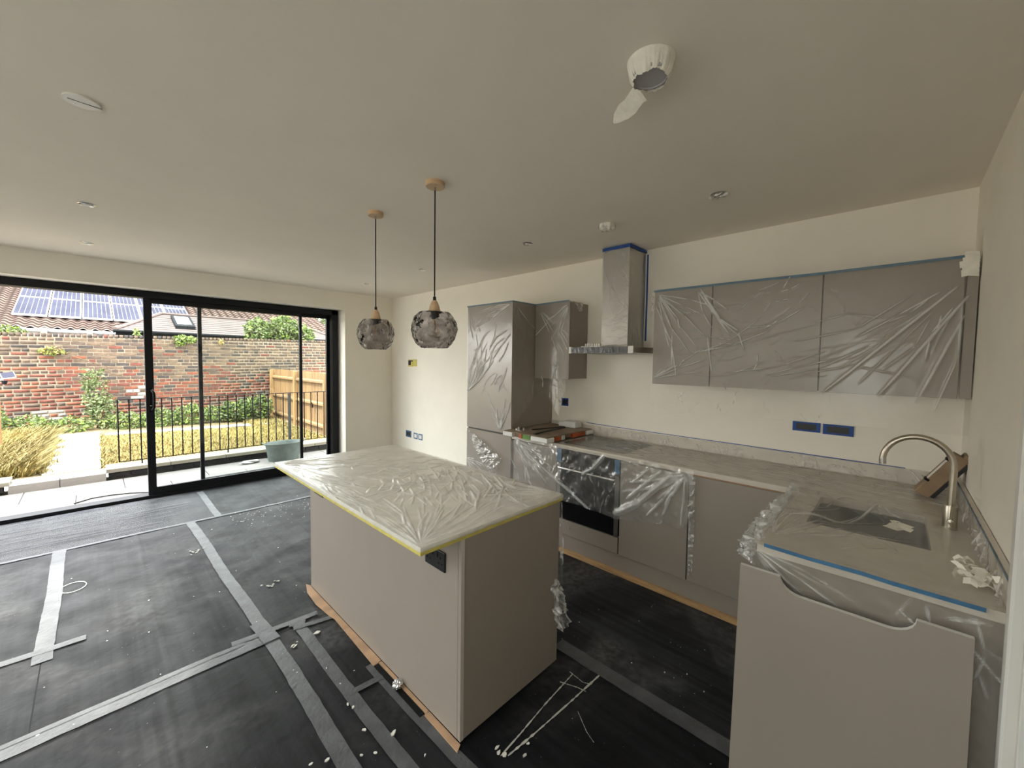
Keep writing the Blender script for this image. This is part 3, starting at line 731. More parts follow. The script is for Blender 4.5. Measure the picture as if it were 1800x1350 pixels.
MB().box(2.82, 2.86, 2.121, 2.149, .957, .994).build('pale_tape', M['foam'], t)
b = MB(); b.box(3.19, 3.30, 2.245, 2.40, 1.003, 1.062, .004); b.box(3.215, 3.29, 2.405, 2.47, 1.003, 1.045, .004); b.box(3.22, 3.27, 2.39, 2.42, 1.004, 1.035)
tag(b.build('foam_block', M['foam'], None, (3.25, 2.33, 1.003)), 'white notched foam block resting on the cardboard packaging', 'foam')
b = MB(); b.tube([(2.66, 2.30, 1.009), (3.14, 2.33, 1.009)], .006, 6); b.box(2.65, 2.70, 2.285, 2.315, 1.0025, 1.013)
tag(b.build('metal_bar', M['black'], None, (2.9, 2.31, 1.003)), 'dark metal bar pointing at the camera on the cardboard packaging', 'bar', 'loose metal bars on the packaging')
b = MB(); b.tube([(2.80, 2.46, 1.009), (3.17, 2.36, 1.009)], .0055, 6)
tag(b.build('metal_bar', M['black'], None, (3.0, 2.41, 1.003)), 'dark metal bar behind the other on the cardboard packaging', 'bar', 'loose metal bars on the packaging')
b = MB(); b.box(2.68, 2.72, 2.535, 2.56, 1.003, 1.02, .002); b.lathe([(.012, 0), (.012, .03), (.006, .034), (.0, .034)], (2.70, 2.53, 1.003), 12); b.lathe([(.010, 0), (.010, .026), (.0, .028)], (2.73, 2.50, 1.003), 12); b.box(2.68, 2.78, 2.49, 2.54, 1.0025, 1.006)
tag(b.build('metal_fittings', M['steel'], None, (2.71, 2.53, 1.003)), 'small cluster of metal fittings on the cardboard near the tall cabinet', 'fittings')
# ================================================================== CEILING FITTINGS
t = thing('ceiling_vent', 'round white slotted disc on the ceiling, largest at upper left', 'vent', (-.007, 2.36, H))
MB().lathe([(.0, 0), (.050, 0), (.052, -.003), (.052, -.008), (.0001, -.0095)], (-.007, 2.36, H-.0004), 32).build('disc', M['white'], t, smooth=True)
R3 = Matrix.Rotation(math.radians(2), 3, 'Z')
b = MB(); b.obox((.002, 2.358, H-.0098), (.092, .0028, .0012), R3); b.build('slot', M['rubber'], t)

def downlight(x, y, label, first=None):
    if first is not None:
        o = copy_tree(first, None, (x, y, H)); o['label'] = label; return o
    t = thing('recessed_downlight', label, 'downlight', (x, y, H), 'recessed downlights')
    MB().lathe([(.045, 0), (.046, -.003), (.040, -.006), (.034, -.004), (.033, -.0005)], (x, y, H-.0004), 28, False).build('trim_ring', M['chrome'], t, smooth=True)
    MB().lathe([(.0, -.0012), (.033, -.0012), (.033, -.0006), (.0, -.0006)], (x, y, H-.0004), 24).build('baffle', M['lens'], t)
    MB().lathe([(.0, -.010), (.016, -.009), (.022, -.0015), (.0, -.0013)], (x, y, H-.0004), 18).build('lamp_lens', M['white'], t, smooth=True)
    return t
d0 = downlight(-.005, 3.92, 'chrome downlight in the left ceiling row, nearer the camera')
downlight(-.013, 5.25, 'chrome downlight in the left ceiling row, nearer the garden door', d0)
downlight(2.52, 2.30, 'chrome downlight in the ceiling in front of the single wall cabinet', d0)
downlight(2.49, 3.82, 'chrome downlight seen between the two pendant cords', d0)
downlight(2.488, 5.09, 'faint downlight beside the left pendant cord, nearest the far corner', d0)
# film-wrapped downlight near the right
t = thing('recessed_downlight', 'downlight with torn clear film, near the ceiling over the wall cabinets', 'downlight', (2.52, .80, H))
MB().lathe([(.043, 0), (.046, -.003), (.040, -.006), (.034, -.004), (.033, -.0005)], (2.52, .80, H-.0004), 28, False).build('trim_ring', M['chrome'], t, smooth=True)
MB().lathe([(.0, -.0012), (.033, -.0012), (.033, -.0006), (.0, -.0006)], (2.52, .80, H-.0004), 24).build('baffle', M['lens'], t)
R = random.Random(8); b = MB()
for i in range(12):
    a = R.uniform(0, 6.28); c = Vector((2.52+.035*math.cos(a), .80+.035*math.sin(a), H-.012)); d = Vector((R.uniform(-1, 1), R.uniform(-1, 1), R.uniform(-.4, .1)))*.022
    ribbon(b, [c-d, c+Vector((0, 0, -.006)), c+d], .016, (R.uniform(-1, 1), R.uniform(-1, 1), R.uniform(-.5, .5)))
b.build('film_scraps', M['flake'], t)

# taped round ceiling light with dangling tape tail
cx, cy = 1.285, .635
t = thing('ceiling_light', 'round ceiling light masked with torn cream tape and a dangling tail', 'light', (cx, cy, H))
MB().lathe([(.062, -.0004), (.062, -.045), (.058, -.052), (.052, -.053), (.050, -.048), (.0, -.047)], (cx, cy, H), 40).build('housing', M['lens'], t, smooth=True)
MB().lathe([(.0, -.0495), (.049, -.0495), (.0495, -.0475), (.0, -.0475)], (cx, cy, H), 32).build('diffuser', M['lens'], t, smooth=True)
R = random.Random(21); n = 120; V = []; F = []; lv = 7
for i in range(n):
    a = 2*PI*i/n; rag = .004*math.sin(i*.23)+.0015*math.sin(i*.7); pl_ = .0022*math.sin(i*.62)+.0016*math.sin(i*1.7)
    for k in range(lv):
        f = k/(lv-1); z = -.0008 - f*(.060+rag*f); rad = .077 - .015*f + pl_*f - (.008*max(0, f-.7)/.3)
        V.append((cx+rad*math.cos(a), cy+rad*math.sin(a), H+z))
for i in range(n):
    for k in range(lv-1): F.append((i*lv+k, ((i+1) % n)*lv+k, ((i+1) % n)*lv+k+1, i*lv+k+1))
np_mesh('masking_tape', V, F, M['masking'], t)
b = MB(); tail = [(1.335, .690, 2.578), (1.352, .712, 2.590), (1.370, .735, 2.592), (1.388, .762, 2.588), (1.405, .80, 2.590), (1.418, .835, 2.586), (1.424, .852, 2.578)]
vs_ = []
for i, p in enumerate(tail):
    wd = .024*(1 if i < 5 else (.6 if i == 5 else .12)); vs_.append((b.bm.verts.new((p[0]-wd, p[1]+wd*.35, p[2]+wd*.75)), b.bm.verts.new((p[0]+wd, p[1]-wd*.35, p[2]-wd*.75))))
for a_, d_ in zip(vs_, vs_[1:]): b.bm.faces.new((a_[0], a_[1], d_[1], d_[0]))
b.build('tape_tail', M['masking'], t)
# smoke alarm wrapped in tape
cx, cy = 2.545, 1.555
t = thing('smoke_alarm', 'smoke alarm wrapped in white masking tape near the extractor chimney', 'alarm', (cx, cy, H))
MB().lathe([(.052, -.0004), (.055, -.012), (.053, -.03), (.038, -.040), (.0, -.042)], (cx, cy, H), 9).build('body', M['white'], t)
R = random.Random(31); b = MB()
for i in range(7):
    a = 2*PI*i/7+.2; p = [(cx+r*math.cos(a), cy+r*math.sin(a), H+z) for r, z in ((.0575, -.004), (.0585, -.03), (.042, -.043), (.012, -.0455))]
    ribbon(b, p, .030, (-math.sin(a), math.cos(a), R.uniform(-.3, .3)))
b.build('masking_tape', M['masking'], t)

# pendants
def make_pendant(x, y, label):
    t = thing('pendant_lamp', label, 'lamp', (x, y, H), 'pendant lamps over the island')
    MB().lathe([(.052, -.0004), (.053, -.004), (.053, -.024), (.050, -.0275), (.0, -.0275)], (x, y, H), 36).build('ceiling_rose', M['wood'], t, smooth=True)
    MB().lathe([(.006, -.027), (.006, -.045), (.0, -.046)], (x, y, H), 10).build('cord_grip', M['nickel'], t)
    MB().tube([(x, y, H-.03), (x, y, 1.985)], .0036, 8).build('cord', M['rubber'], t)
    MB().lathe([(.004, 2.000), (.009, 1.996), (.0095, 1.976), (.012, 1.970)], (x, y, 0), 14).build('cord_collar', M['black'], t, smooth=True)
    MB().lathe([(.0, 1.978), (.012, 1.977), (.019, 1.965), (.027, 1.945), (.0325, 1.922), (.0335, 1.912), (.0, 1.912)], (x, y, 0), 24).build('wooden_cap', M['wood'], t, smooth=True)
    MB().lathe([(.031, 1.912), (.031, 1.900), (.020, 1.898), (.020, 1.872), (.0, 1.872)], (x, y, 0), 20).build('lamp_holder', M['black'], t)
    R = .127; zc = 1.815; prof = []
    a0, a1 = math.asin((1.910-zc)/R) if 1.910-zc < R else PI/2, -math.acos(.073/R)
    for i in range(40):
        a = a0+(a1-a0)*i/39; prof.append((R*math.cos(a), zc+R*math.sin(a)))
    b = MB(); b.lathe(prof, (x, y, 0), 64, False)
    for v in b.bm.verts:
        d = Vector((v.co.x-x, v.co.y-y, v.co.z-zc)); u = math.atan2(d.y, d.x); w_ = d.z/R
        k = .0028*math.sin(9*u+3*math.sin(5*w_+u))*math.sin(11*w_+2*math.sin(3*u)) + .0014*math.sin(17*u+5*w_)
        if v.co.z < 1.9: v.co += d.normalized()*k
    g = b.build('glass_shade', M['smoke'], t, smooth=True)
    b = MB(); b.tube([(x+.0735*math.cos(2*PI*i/40), y+.0735*math.sin(2*PI*i/40), prof[-1][1]) for i in range(41)], .0016, 6, False); b.build('glass_rim', M['smoke'], g)
    MB().lathe([(.013, 1.872), (.014, 1.860), (.022, 1.842), (.0295, 1.820), (.030, 1.806), (.025, 1.788), (.012, 1.776), (.0, 1.774)], (x, y, 0), 20).build('light_bulb', M['bulb'], t, smooth=True)
    b = MB(); b.lathe([(.004, 1.87), (.003, 1.84), (.0, 1.839)], (x, y, 0), 8)
    for k in range(4):
        a = PI/2*k+.5; b.tube([(x, y, 1.845), (x+.006*math.cos(a), y+.006*math.sin(a), 1.805)], .0009, 5)
    b.build('filament', M['filament'], t)
    return t
pa = make_pendant(1.332, 1.919, 'smoked glass globe pendant with pale wood cap, nearer the camera')
pb = copy_tree(pa, None, (1.330, 2.602, H)); pb['label'] = 'smoked glass globe pendant with pale wood cap, nearer the garden door'
pb.scale = (.95, .95, 1.0)

# ================================================================== FLOOR TAPES
def ftape(x0, y0, x1, y1, wd, label, m='ftape', z=.0026, layers=1):
    L_ = math.hypot(x1-x0, y1-y0); n = max(3, int(L_/.05)); ux, uy = (x1-x0)/L_, (y1-y0)/L_; px, py = -uy, ux
    R = random.Random(int((x0+y1)*1000)); V = []; F = []
    for i in range(n+1):
        f = i/n; dev = .004*math.sin(f*L_*4+x0*9)+R.uniform(-.0015, .0015); x, y = x0+(x1-x0)*f+px*dev, y0+(y1-y0)*f+py*dev
        zz = z + .0012*abs(math.sin(f*L_*7+R.uniform(-.5, .5)))
        for s, dz in ((-.5, 0), (-.17, .0007*R.random()), (.17, .0007*R.random()), (.5, 0)):
            wv = s*wd*(1+R.uniform(-.03, .03)); V.append((x+px*wv, y+py*wv, zz+dz))
    k = 4
    for i in range(n):
        for j in range(3): F.append((i*k+j, i*k+j+1, (i+1)*k+j+1, (i+1)*k+j))
    o = np_mesh('floor_tape', V, F, M[m], None, ((x0+x1)/2, (y0+y1)/2, 0), smooth=False)
    tag(o, label, 'tape', 'grey tape on the floor sheets'); return o
ftape(-2.5, 5.035, 3.2, 5.02, .042, 'long pale floor tape parallel to the garden door')
ftape(-.232, 5.05, -.226, 3.24, .075, 'floor tape strip running toward the garden door, leftmost in view')
ftape(-1.6, 3.37, -.07, 3.362, .055, 'short floor tape crossing the end of the leftmost strip', z=.0036)
ftape(.62, 5.03, .660, 2.70, .070, 'floor tape running from the door-side tape toward the island corner')
ftape(.845, 6.11, .850, 5.00, .060, 'short floor tape between the sliding door and the long door-side tape')
ftape(-2.6, 2.585, .665, 2.612, .105, 'wide double floor tape running across the front left of the floor')
ftape(-2.6, 2.640, .55, 2.640, .03, 'thin folded edge of floor tape along the wide front strip', z=.0046)
ftape(.50, 2.69, .95, 2.648, .045, 'short floor tape beside the wide strip, reaching toward the island', z=.0052)
ftape(.668, 2.60, .664, 0.9, .072, 'floor tape running to the camera from the tape crossing')
ftape(.820, 2.62, .832, 0.9, .060, 'floor tape running to the camera, nearest parallel to the island side')
ftape(.790, 2.585, 1.0, 2.53, .038, 'short floor tape touching the hardboard near the island far corner', z=.0052)
ftape(.978, 1.99, 1.0, .9, .055, 'floor tape beside the foil ball at the island foot')
ftape(.815, 1.878, .985, 1.858, .036, 'short floor tape cross piece between the two strips by the island', z=.0046)
ftape(1.826, 1.37, 1.818, .42, .085, 'floor tape between the island end and the leaning panel')
ftape(.655, 2.80, .668, 2.56, .085, 'small square floor tape patch where the strips cross', z=.0062)
ftape(.785, 2.64, .86, 2.60, .05, 'small floor tape patch at the top of the strip beside the island', z=.0062)
# wrinkled floor film by the sliding door
R = random.Random(44); segs = []
for i in range(46):
    y = R.uniform(.02, 1.1); x = R.uniform(0, 3.2); l = R.uniform(.4, 1.4); k = R.uniform(-.02, .02)
    segs += [(x, y, x+l*.5, y+k, .008*R.uniform(.5, 1.3), .011), (x+l*.5, y+k, x+l, y+k*R.uniform(0, 2), .008*R.uniform(.5, 1.3), .011)]
ff = sheet('floor_film', [(-2.85, 6.17, .003), (.815, 6.17, .003)], [(-2.85, 5.062, .003), (.815, 5.05, .003)], M['filmf'], (0, 0, 1), .012, segs, 0, [(.0008, .25, 3, .25, 2.)], origin=(-1, 5.6, 0))
tag(ff, 'wrinkled grey plastic film on the floor along the open sliding door', 'film')

# ================================================================== DEBRIS
R = random.Random(77)
def flake(x, y, s, asp=.6, z=.0035):
    b = MB(); n = R.randint(6, 8); a0 = R.uniform(0, 6.28); pts = []
    for i in range(n):
        a = 2*PI*i/n; r = s*R.uniform(.6, 1.1); px, py = r*math.cos(a), r*asp*math.sin(a)
        pts.append((x+px*math.cos(a0)-py*math.sin(a0), y+px*math.sin(a0)+py*math.cos(a0)))
    b.prism(pts, 2, z, z+.004*R.uniform(.5, 1.2)); o = b.build('paint_flake', M['flake'], None, (x, y, z))
    for v in o.data.vertices: v.co.z += .25*abs(v.co.x)*R.uniform(.2, .8)
    return tag(o, 'small white paint flake on the dark floor sheet', 'flake', 'paint flakes on the floor')
for (x, y, s, lb) in ((.779, 1.64, .012, 'cream paint flake beside the tape strip, just left of the biggest flake'), (.861, 1.532, .016, 'biggest white paint flake, between the two tape strips beside the island'),
        (.764, 1.507, .010, 'small white paint flake below the close pair near the bottom of the photo'), (.718, 1.538, .008, 'thin white paint flake just left of the long tape strip, low in the photo'),
        (.785, 1.822, .009, 'upper of two white flakes lying on the tape strip near the cross piece'), (.797, 1.788, .010, 'lower of two white flakes lying on the tape strip near the cross piece'),
        (1.188, 1.054, .010, 'white flake just right of the filler lump at the paint streaks'), (1.237, 1.079, .009, 'white flake above right of the filler lump at the paint streaks'),
        (.613, 1.618, .011, 'cream paint flake left of the tape strip running to the camera'), (.56, 1.649, .009, 'leftmost small paint flake at the bottom of the photo'),
        (.813, 1.971, .006, 'tiny white flake on the tape strip above the cross piece'), (.805, 2.124, .005, 'tiny white flake farthest up the tape strip beside the island'),
        (.90, 1.35, .007, 'tiny white flake nearest the island corner at the bottom edge'), (.93, 1.20, .006, 'tiny white flake between tape strips at the very bottom edge'), (.76, 1.36, .006, 'tiny white flake on the left strip at the very bottom edge')):
    flake(x, y, s)['label'] = lb
for (x, y, s, n, sp, lb) in ((.876, 2.452, .018, 1, 0, 'torn white scrap on the floor by the tape near the island far corner'), (.735, 2.418, .007, 7, .02, 'cluster of cream crumbs on the floor near the tape crossing'), (.837, 3.229, .010, 8, .035, 'white plaster crumbs on the floor left of the island'), (.55, 4.199, .010, 9, .045, 'white paint splashes on the floor between the left tape strips'), (1.107, 1.144, .013, 3, .018, 'lump of dried white filler at the near end of the paint streaks')):
    b = MB()
    for i in range(n):
        xx, yy = x+R.gauss(0, sp), y+R.gauss(0, sp); k = R.randint(5, 7); a0 = R.uniform(0, 6)
        b.prism([(xx+s*R.uniform(.5, 1.2)*math.cos(a0+2*PI*j/k), yy+s*R.uniform(.3, .9)*math.sin(a0+2*PI*j/k)) for j in range(k)], 2, .0035, .0035+R.uniform(.001, .005))
    tag(b.build('plaster_crumbs' if n > 1 else 'torn_scrap', M['flake'], None, (x, y, .0035)), lb, 'debris')
# dried paint streaks
def streak(pts, wd, label):
    b = MB(); P = resample([(p[0], p[1], .0036) for p in pts], 40); rr_ = random.Random(len(label)); prev = None
    for i in range(40):
        p = P[i]; q = P[min(i+1, 39)]-P[max(i-1, 0)]; L_ = np.hypot(q[0], q[1]); nx, ny = -q[1]/L_, q[0]/L_; ww = wd*rr_.uniform(.25, 1.1)
        cur = (b.bm.verts.new((p[0]+nx*ww, p[1]+ny*ww, p[2])), b.bm.verts.new((p[0]-nx*ww, p[1]-ny*ww, p[2])))
        if prev: b.bm.faces.new((prev[0], prev[1], cur[1], cur[0]))
        prev = cur
    return tag(b.build('paint_streak', M['streak'], None, (pts[0][0], pts[0][1], .0036)), label, 'paint mark', 'dried paint streaks')
streak([(1.69, 1.17), (1.45, 1.155), (1.25, 1.135), (1.119, 1.125)], .004, 'thin dried white paint streak nearer the island end')
streak([(1.813, 1.063), (1.55, 1.075), (1.3, 1.09), (1.14, 1.104)], .006, 'thicker dried white paint streak farther from the island end')
streak([(1.60, 1.186), (1.634, 1.10), (1.642, 1.056)], .004, 'short cross streak joining the two long paint streaks')
streak([(1.69, 1.19), (1.68, 1.10), (1.70, 1.06)], .003, 'short forked paint streak at the tip of the long streaks')
streak([(1.52, 1.02), (1.46, .93), (1.44, .88)], .0018, 'faint short paint scratch beside the long streaks')
b = MB()
ringp = [(-.139+.066*math.cos(2*PI*i/48), 4.160+.085*math.sin(2*PI*i/48), .0038) for i in range(49)]
for i in range(48):
    a, d = Vector(ringp[i]), Vector(ringp[i+1]); c0 = Vector((-.139, 4.160, .0038)); w_ = .035*(.6+.5*abs(math.sin(i*.7)))
    b.bm.faces.new([b.bm.verts.new(a), b.bm.verts.new(d), b.bm.verts.new(d+(c0-d)*w_*2), b.bm.verts.new(a+(c0-a)*w_*2)])
tag(b.build('paint_ring', M['flake'], None, (-.139, 4.16, .0038)), 'white paint ring left by a tin on the floor', 'paint mark')
# scattered specks: stuff
b = MB()
for i in range(170):
    if i < 90: x, y = R.uniform(.9, 1.7), R.gauss(4.75, .16)
    elif i < 130: x, y = R.uniform(1.9, 2.7), R.uniform(.3, 2.6)
    else: x, y = R.uniform(-.3, 1.7), R.uniform(.9, 4.9)
    s = R.uniform(.002, .007); a0 = R.uniform(0, 6)
    b.prism([(x+s*R.uniform(.5, 1.2)*math.cos(a0+2*PI*j/5), y+s*.6*math.sin(a0+2*PI*j/5)) for j in range(5)], 2, .003, .0042)
o = b.build('plaster_dust', M['flake'], None, (1, 2.5, .003)); o['kind'] = 'stuff'; tag(o, 'scattered white plaster specks on the floor sheets', 'debris')
# foil ball
b = MB(); bmesh.ops.create_icosphere(b.bm, subdivisions=4, radius=.027); rr_ = random.Random(4); ax = [Vector((rr_.gauss(0, 1), rr_.gauss(0, 1), rr_.gauss(0, 1))).normalized() for _ in range(34)]
for v in b.bm.verts:
    u = v.co.normalized(); k = max(abs(u.dot(a)) for a in ax[:17]); q = sum(abs(math.sin(9*u.dot(a))) for a in ax[17:])/17
    v.co = u*.027*(.75+.9*(q-.55)+.3*(1-k)); v.co.z *= .9
zmin = min(v.co.z for v in b.bm.verts)
for v in b.bm.verts: v.co += Vector((.998, 1.738, .0045-zmin))
tag(b.build('foil_ball', M['foil'], None, (.998, 1.738, .0035)), 'crumpled silver foil ball on the floor against the island', 'foil')
# ================================================================== POLYTHENE FILMS
R = random.Random(101)
# --- tall cabinet + single wall cabinet
t = thing('plastic_film', 'clear wrinkled film taped over tall cabinet and single wall cabinet', 'film', (2.7, 2.65, .95))
W_, H_ = .655, 1.26
sg = []
sg += fan(R, .65, .02, 150, 178, 7, .02, .55, .009, .007) + fan(R, .01, .9, -75, -35, 7, .03, .62, .010, .006) + fan(R, .52, 1.24, -130, -60, 9, .02, .36, .010, .006)
sg += fan(R, .02, .1, 40, 75, 3, .05, .3, .005, .005) + scatter(R, .12, .5, .40, .95, 20, -55, 10, .08, .32, .010, .0055) + scatter(R, .05, .6, .1, 1.2, 26, 90, 30, .04, .12, .005, .0045)
sheet('front_sheet', [(2.7165, 3.316, 2.207), (2.7165, 2.652, 2.207)], [(2.7165, 3.316, .95), (2.7165, 2.652, .965)], M['film'], (-1, 0, 0), .004, sg, .003, [(.0004, .4, 4)], parent=t)
sg = fan(R, .01, .02, 30, 85, 6, .03, .8, .006, .006) + scatter(R, .02, .3, .1, 1.1, 18, 85, 14, .1, .4, .005, .005)
sheet('side_sheet', [(2.7165, 2.6495, 2.207), (3.035, 2.6495, 2.207)], [(2.7165, 2.648, 1.0), (3.02, 2.645, 1.28)], M['film'], (0, -1, 0), .004, sg, .004, [(.001, .5, 5)], parent=t)
sg = fan(R, .42, .02, 105, 165, 8, .03, .6, .008, .007) + fan(R, .05, .05, 30, 70, 5, .03, .6, .007, .006) + scatter(R, .05, .4, .55, .95, 30, 80, 25, .05, .22, .008, .005)
sheet('wall_cabinet_sheet', [(3.038, 2.646, 2.209), (3.038, 2.226, 2.211)], [(3.02, 2.60, 1.33), (3.005, 2.41, 1.28), (2.995, 2.30, 1.14), (3.018, 2.236, 1.40)], M['film'], (-1, 0, 0), .004, sg, .004, [(.0006, .35, 6)], parent=t)
b_sg = scatter(R, 0, .2, 0, .12, 16, 40, 60, .04, .1, .012, .01)
sheet('loose_corner', [(3.03, 2.222, 2.212), (3.22, 2.220, 2.212)], [(3.10, 2.214, 2.205), (3.16, 2.212, 2.12), (3.20, 2.213, 2.13)], M['filmb'], (0, -1, 0), .006, b_sg, .004, [(.004, .06, 7)], parent=t)

# blue tape over the tops
def tape_strip(pts, label, m, wz=.014, name='blue_tape', grp='blue tape lines', ax='z', bot=None):
    b = MB(); vs_ = []
    for p in pts:
        v = Vector(p); d = Vector((0, 0, wz)) if ax == 'z' else Vector(ax)*wz
        vs_.append((b.bm.verts.new(v), b.bm.verts.new(v-d)))
    for a_, d_ in zip(vs_, vs_[1:]): b.bm.faces.new((a_[0], a_[1], d_[1], d_[0]))
    o = b.build(name, m if not isinstance(m, str) else M[m], None, pts[0]); return tag(o, label, 'tape', grp)
tape_strip([(2.711, 3.316, 2.215), (2.711, 2.648, 2.214), (3.030, 2.643, 2.214), (3.030, 2.226, 2.219)], 'blue tape along the top edge of tall cabinet and single wall cabinet', 'bluel', .013)
tape_strip([(3.032, 1.416, 2.214), (3.032, .70, 2.210), (3.032, .34, 2.206), (3.032, -.225, 2.210)], 'blue tape along the top edge of the three wall cabinets', 'bluel', .016)

# --- lower tall door film with a folded flap
t = thing('plastic_film', 'shiny loose film flap on the lower door of the tall cabinet', 'film', (2.71, 3.0, .5))
sg = fan(R, .0, .3, -30, 30, 9, .02, .4, .008, .006) + scatter(R, .05, .6, .05, .7, 26, 20, 30, .08, .25, .007, .006)
sheet('under_sheet', [(2.7165, 3.316, .90), (2.7165, 3.05, .78), (2.7165, 2.655, .45)], [(2.7165, 3.316, .18), (2.7165, 3.0, .18), (2.7165, 2.655, .18)], M['filmw'], (-1, 0, 0), .004, sg, .003, [(.0015, .2, 9)], parent=t)
sg = scatter(R, .0, .5, .0, .3, 34, 60, 40, .06, .2, .014, .010)
sheet('folded_flap', [(2.708, 3.27, .932), (2.70, 3.02, .83), (2.695, 2.74, .70)], [(2.706, 3.25, .92), (2.69, 3.06, .66), (2.685, 2.87, .552)], M['filmb'], (-1, 0, 0), .004, sg, .012, [(.008, .12, 10)], parent=t)

# --- drape below the worktop front: oven and base cabinets
t = thing('plastic_film', 'shiny clear film hanging from worktop front over oven and base cabinets', 'film', (2.70, 1.8, .93))
top = [(2.7185, 2.62, .925), (2.7185, 2.3, .93), (2.7185, 1.9, .93), (2.7185, 1.5, .93), (2.7185, .95, .93)]
bot = [(2.722, 2.60, .80), (2.712, 2.40, .70), (2.708, 2.12, .535), (2.708, 2.0, .47), (2.708, 1.845, .475), (2.705, 1.52, .457), (2.695, 1.40, .475), (2.70, 1.20, .515), (2.695, 1.02, .530), (2.70, .965, .59)]
sg = fan(R, .02, .0, 15, 60, 8, .03, .75, .010, .010) + fan(R, 1.62, .03, 112, 165, 9, .03, .55, .012, .012) + scatter(R, .5, 1.6, .02, .40, 24, 115, 30, .05, .18, .006, .006)
sg += [(1.52, .06, 1.30, .30, .03, .020), (1.30, .30, 1.12, .43, .03, .028), (1.44, .05, 1.2, .30, .022, .013), (1.36, .04, 1.24, .17, .015, .009), (.98, .02, .90, .13, .022, .018), (.90, .13, .80, .20, .02, .012), (.05, .05, .9, .47, .016, .012), (.02, .1, .6, .5, .014, .01), (1.62, .08, 1.60, .38, .014, .01)]
sheet('hanging_sheet', top, bot, M['filmd'], (-1, 0, 0), .004, sg, .006, [(.005, .26, 11), (.002, .09, 12)], parent=t)
sg = scatter(R, .0, .6, .0, .5, 24, 60, 20, .1, .3, .014, .008)
sheet('taped_wing', [(2.712, 2.645, .90), (2.712, 2.42, .90)], [(2.715, 2.645, .20), (2.70, 2.12, .42)], M['filmw'], (-1, 0, 0), .004, sg, .010, [(.005, .3, 13)], parent=t)
sg = scatter(R, 0, .05, 0, .65, 30, 85, 30, .02, .08, .008, .006)
s_ = sheet('plastic_film', [(2.712, .985, .90), (2.712, .935, .90)], [(2.728, .965, .22), (2.722, .938, .20)], M['filmb'], (-1, 0, 0), .004, sg, .006, [(.005, .09, 14)], origin=(2.71, .96, .55))
tag(s_, 'narrow twisted film strip hanging between two base cabinet doors', 'film')

# --- horizontal film on the kitchen worktop and upstand
t = thing('plastic_film', 'milky film over the worktop along the kitchen wall', 'film', (3.0, 1.2, .95))
sg = scatter(R, .5, 2.9, 0, .58, 70, 4, 10, .15, .6, .006, .006) + fan(R, 1.6, .3, 150, 210, 10, .05, .6, .006, .006) + scatter(R, 1.0, 2.8, .02, .2, 26, 70, 30, .04, .12, .006, .005)
def lift(x, y, tl, sl): return np.zeros_like(x)
sheet('top_sheet', [(3.318, 2.64, .9475), (3.318, -.255, .9475)], [(2.722, 2.64, .945), (2.722, .38, .945), (2.722, -.255, .947)], M['filmw'], (0, 0, 1), .004, sg, .002, [(.0007, .4, 15)], parent=t)
sg = scatter(R, 0, 2.8, 0, .09, 90, 60, 18, .04, .11, .006, .005)
sheet('upstand_sheet', [(3.321, 2.10, 1.035), (3.321, -.255, 1.035)], [(3.300, 2.10, .955), (3.300, -.255, .955)], M['filmw'], (-1, 0, 0), .004, sg, .0, [(.002, .12, 16)], parent=t)
tape_strip([(XK-.0008, 2.22, 1.052), (XK-.0008, 1.9, 1.046), (XK-.0008, -.06, 1.036)], 'thin dark blue tape line above the kitchen wall upstand', 'blued', .006)

# --- sink run film
t = thing('plastic_film', 'milky film over the sink worktop with a bunched hump at its front edge', 'film', (2.2, .1, .95))
sg = fan(R, .10, .60, -50, 5, 12, .05, .75, .006, .006) + scatter(R, .1, .95, .1, .6, 26, 20, 35, .08, .3, .004, .005) + [(.40, .60, .62, .40, .009, .009), (.62, .40, .92, .30, .007, .008), (.45, .58, .75, .28, .005, .007)]
def hump(x, y, tl, sl):
    f = (y/np.maximum(sl, .1))
    sag = -.05*np.exp(-(((x-.65)/.20)**4 + ((y-.33)/.15)**4))
    hp = .03*np.exp(-(((x-.72)/.22)**2 + ((y-.60)/.06)**2))*(1+.5*np.sin(x*60+y*30))
    return sag+hp
sheet('top_sheet', [(1.773, -.256, .946), (2.723, -.256, .946)], [(1.773, .366, .946), (2.45, .372, .95), (2.723, .378, .946)], M['filmw'], (0, 0, 1), .004, sg, .003, [(.0008, .3, 17)], parent=t, func=hump)
sg = scatter(R, 0, .9, 0, .09, 30, 70, 30, .05, .15, .008, .006)
sheet('upstand_sheet', [(1.80, -.2600, 1.034), (3.30, -.2600, 1.034)], [(1.78, -.248, .952), (3.30, -.248, .952)], M['filmw'], (0, 1, 0), .004, sg, .0, [(.002, .12, 18)], parent=t)
sg = scatter(R, 0, .9, 0, .25, 60, 80, 45, .05, .18, .014, .009)
sheet('bunched_front', [(1.775, .366, .947), (2.0, .36, .972), (2.25, .345, 1.01), (2.5, .345, 1.022), (2.70, .37, .975)], [(1.80, .392, .84), (1.95, .46, .80), (2.15, .51, .77), (2.38, .50, .79), (2.62, .44, .87)], M['filmb'], (0, 1, .3), .006, sg, .01, [(.014, .12, 19), (.005, .045, 20)], parent=t)
sg = fan(R, .0, .02, 10, 60, 8, .02, .5, .006, .005) + scatter(R, .02, .6, .02, .5, 30, 60, 40, .05, .22, .006, .006)
sheet('end_sheet', [(1.766, .385, .944), (1.766, -.272, .944)], [(1.770, .39, .70), (1.775, .2, .40), (1.775, -.272, .10)], M['film'], (-1, 0, 0), .004, sg, .002, [(.002, .2, 21)], parent=t)
b = MB()
pl_ = [(1.762, .345, .952), (1.760, .20, .948), (1.758, .06, .950), (1.757, -.02, .946), (1.7585, -.218, .944)]
tape_strip(pl_, 'blue tape along the end edge of the sink worktop', 'blue', .014)
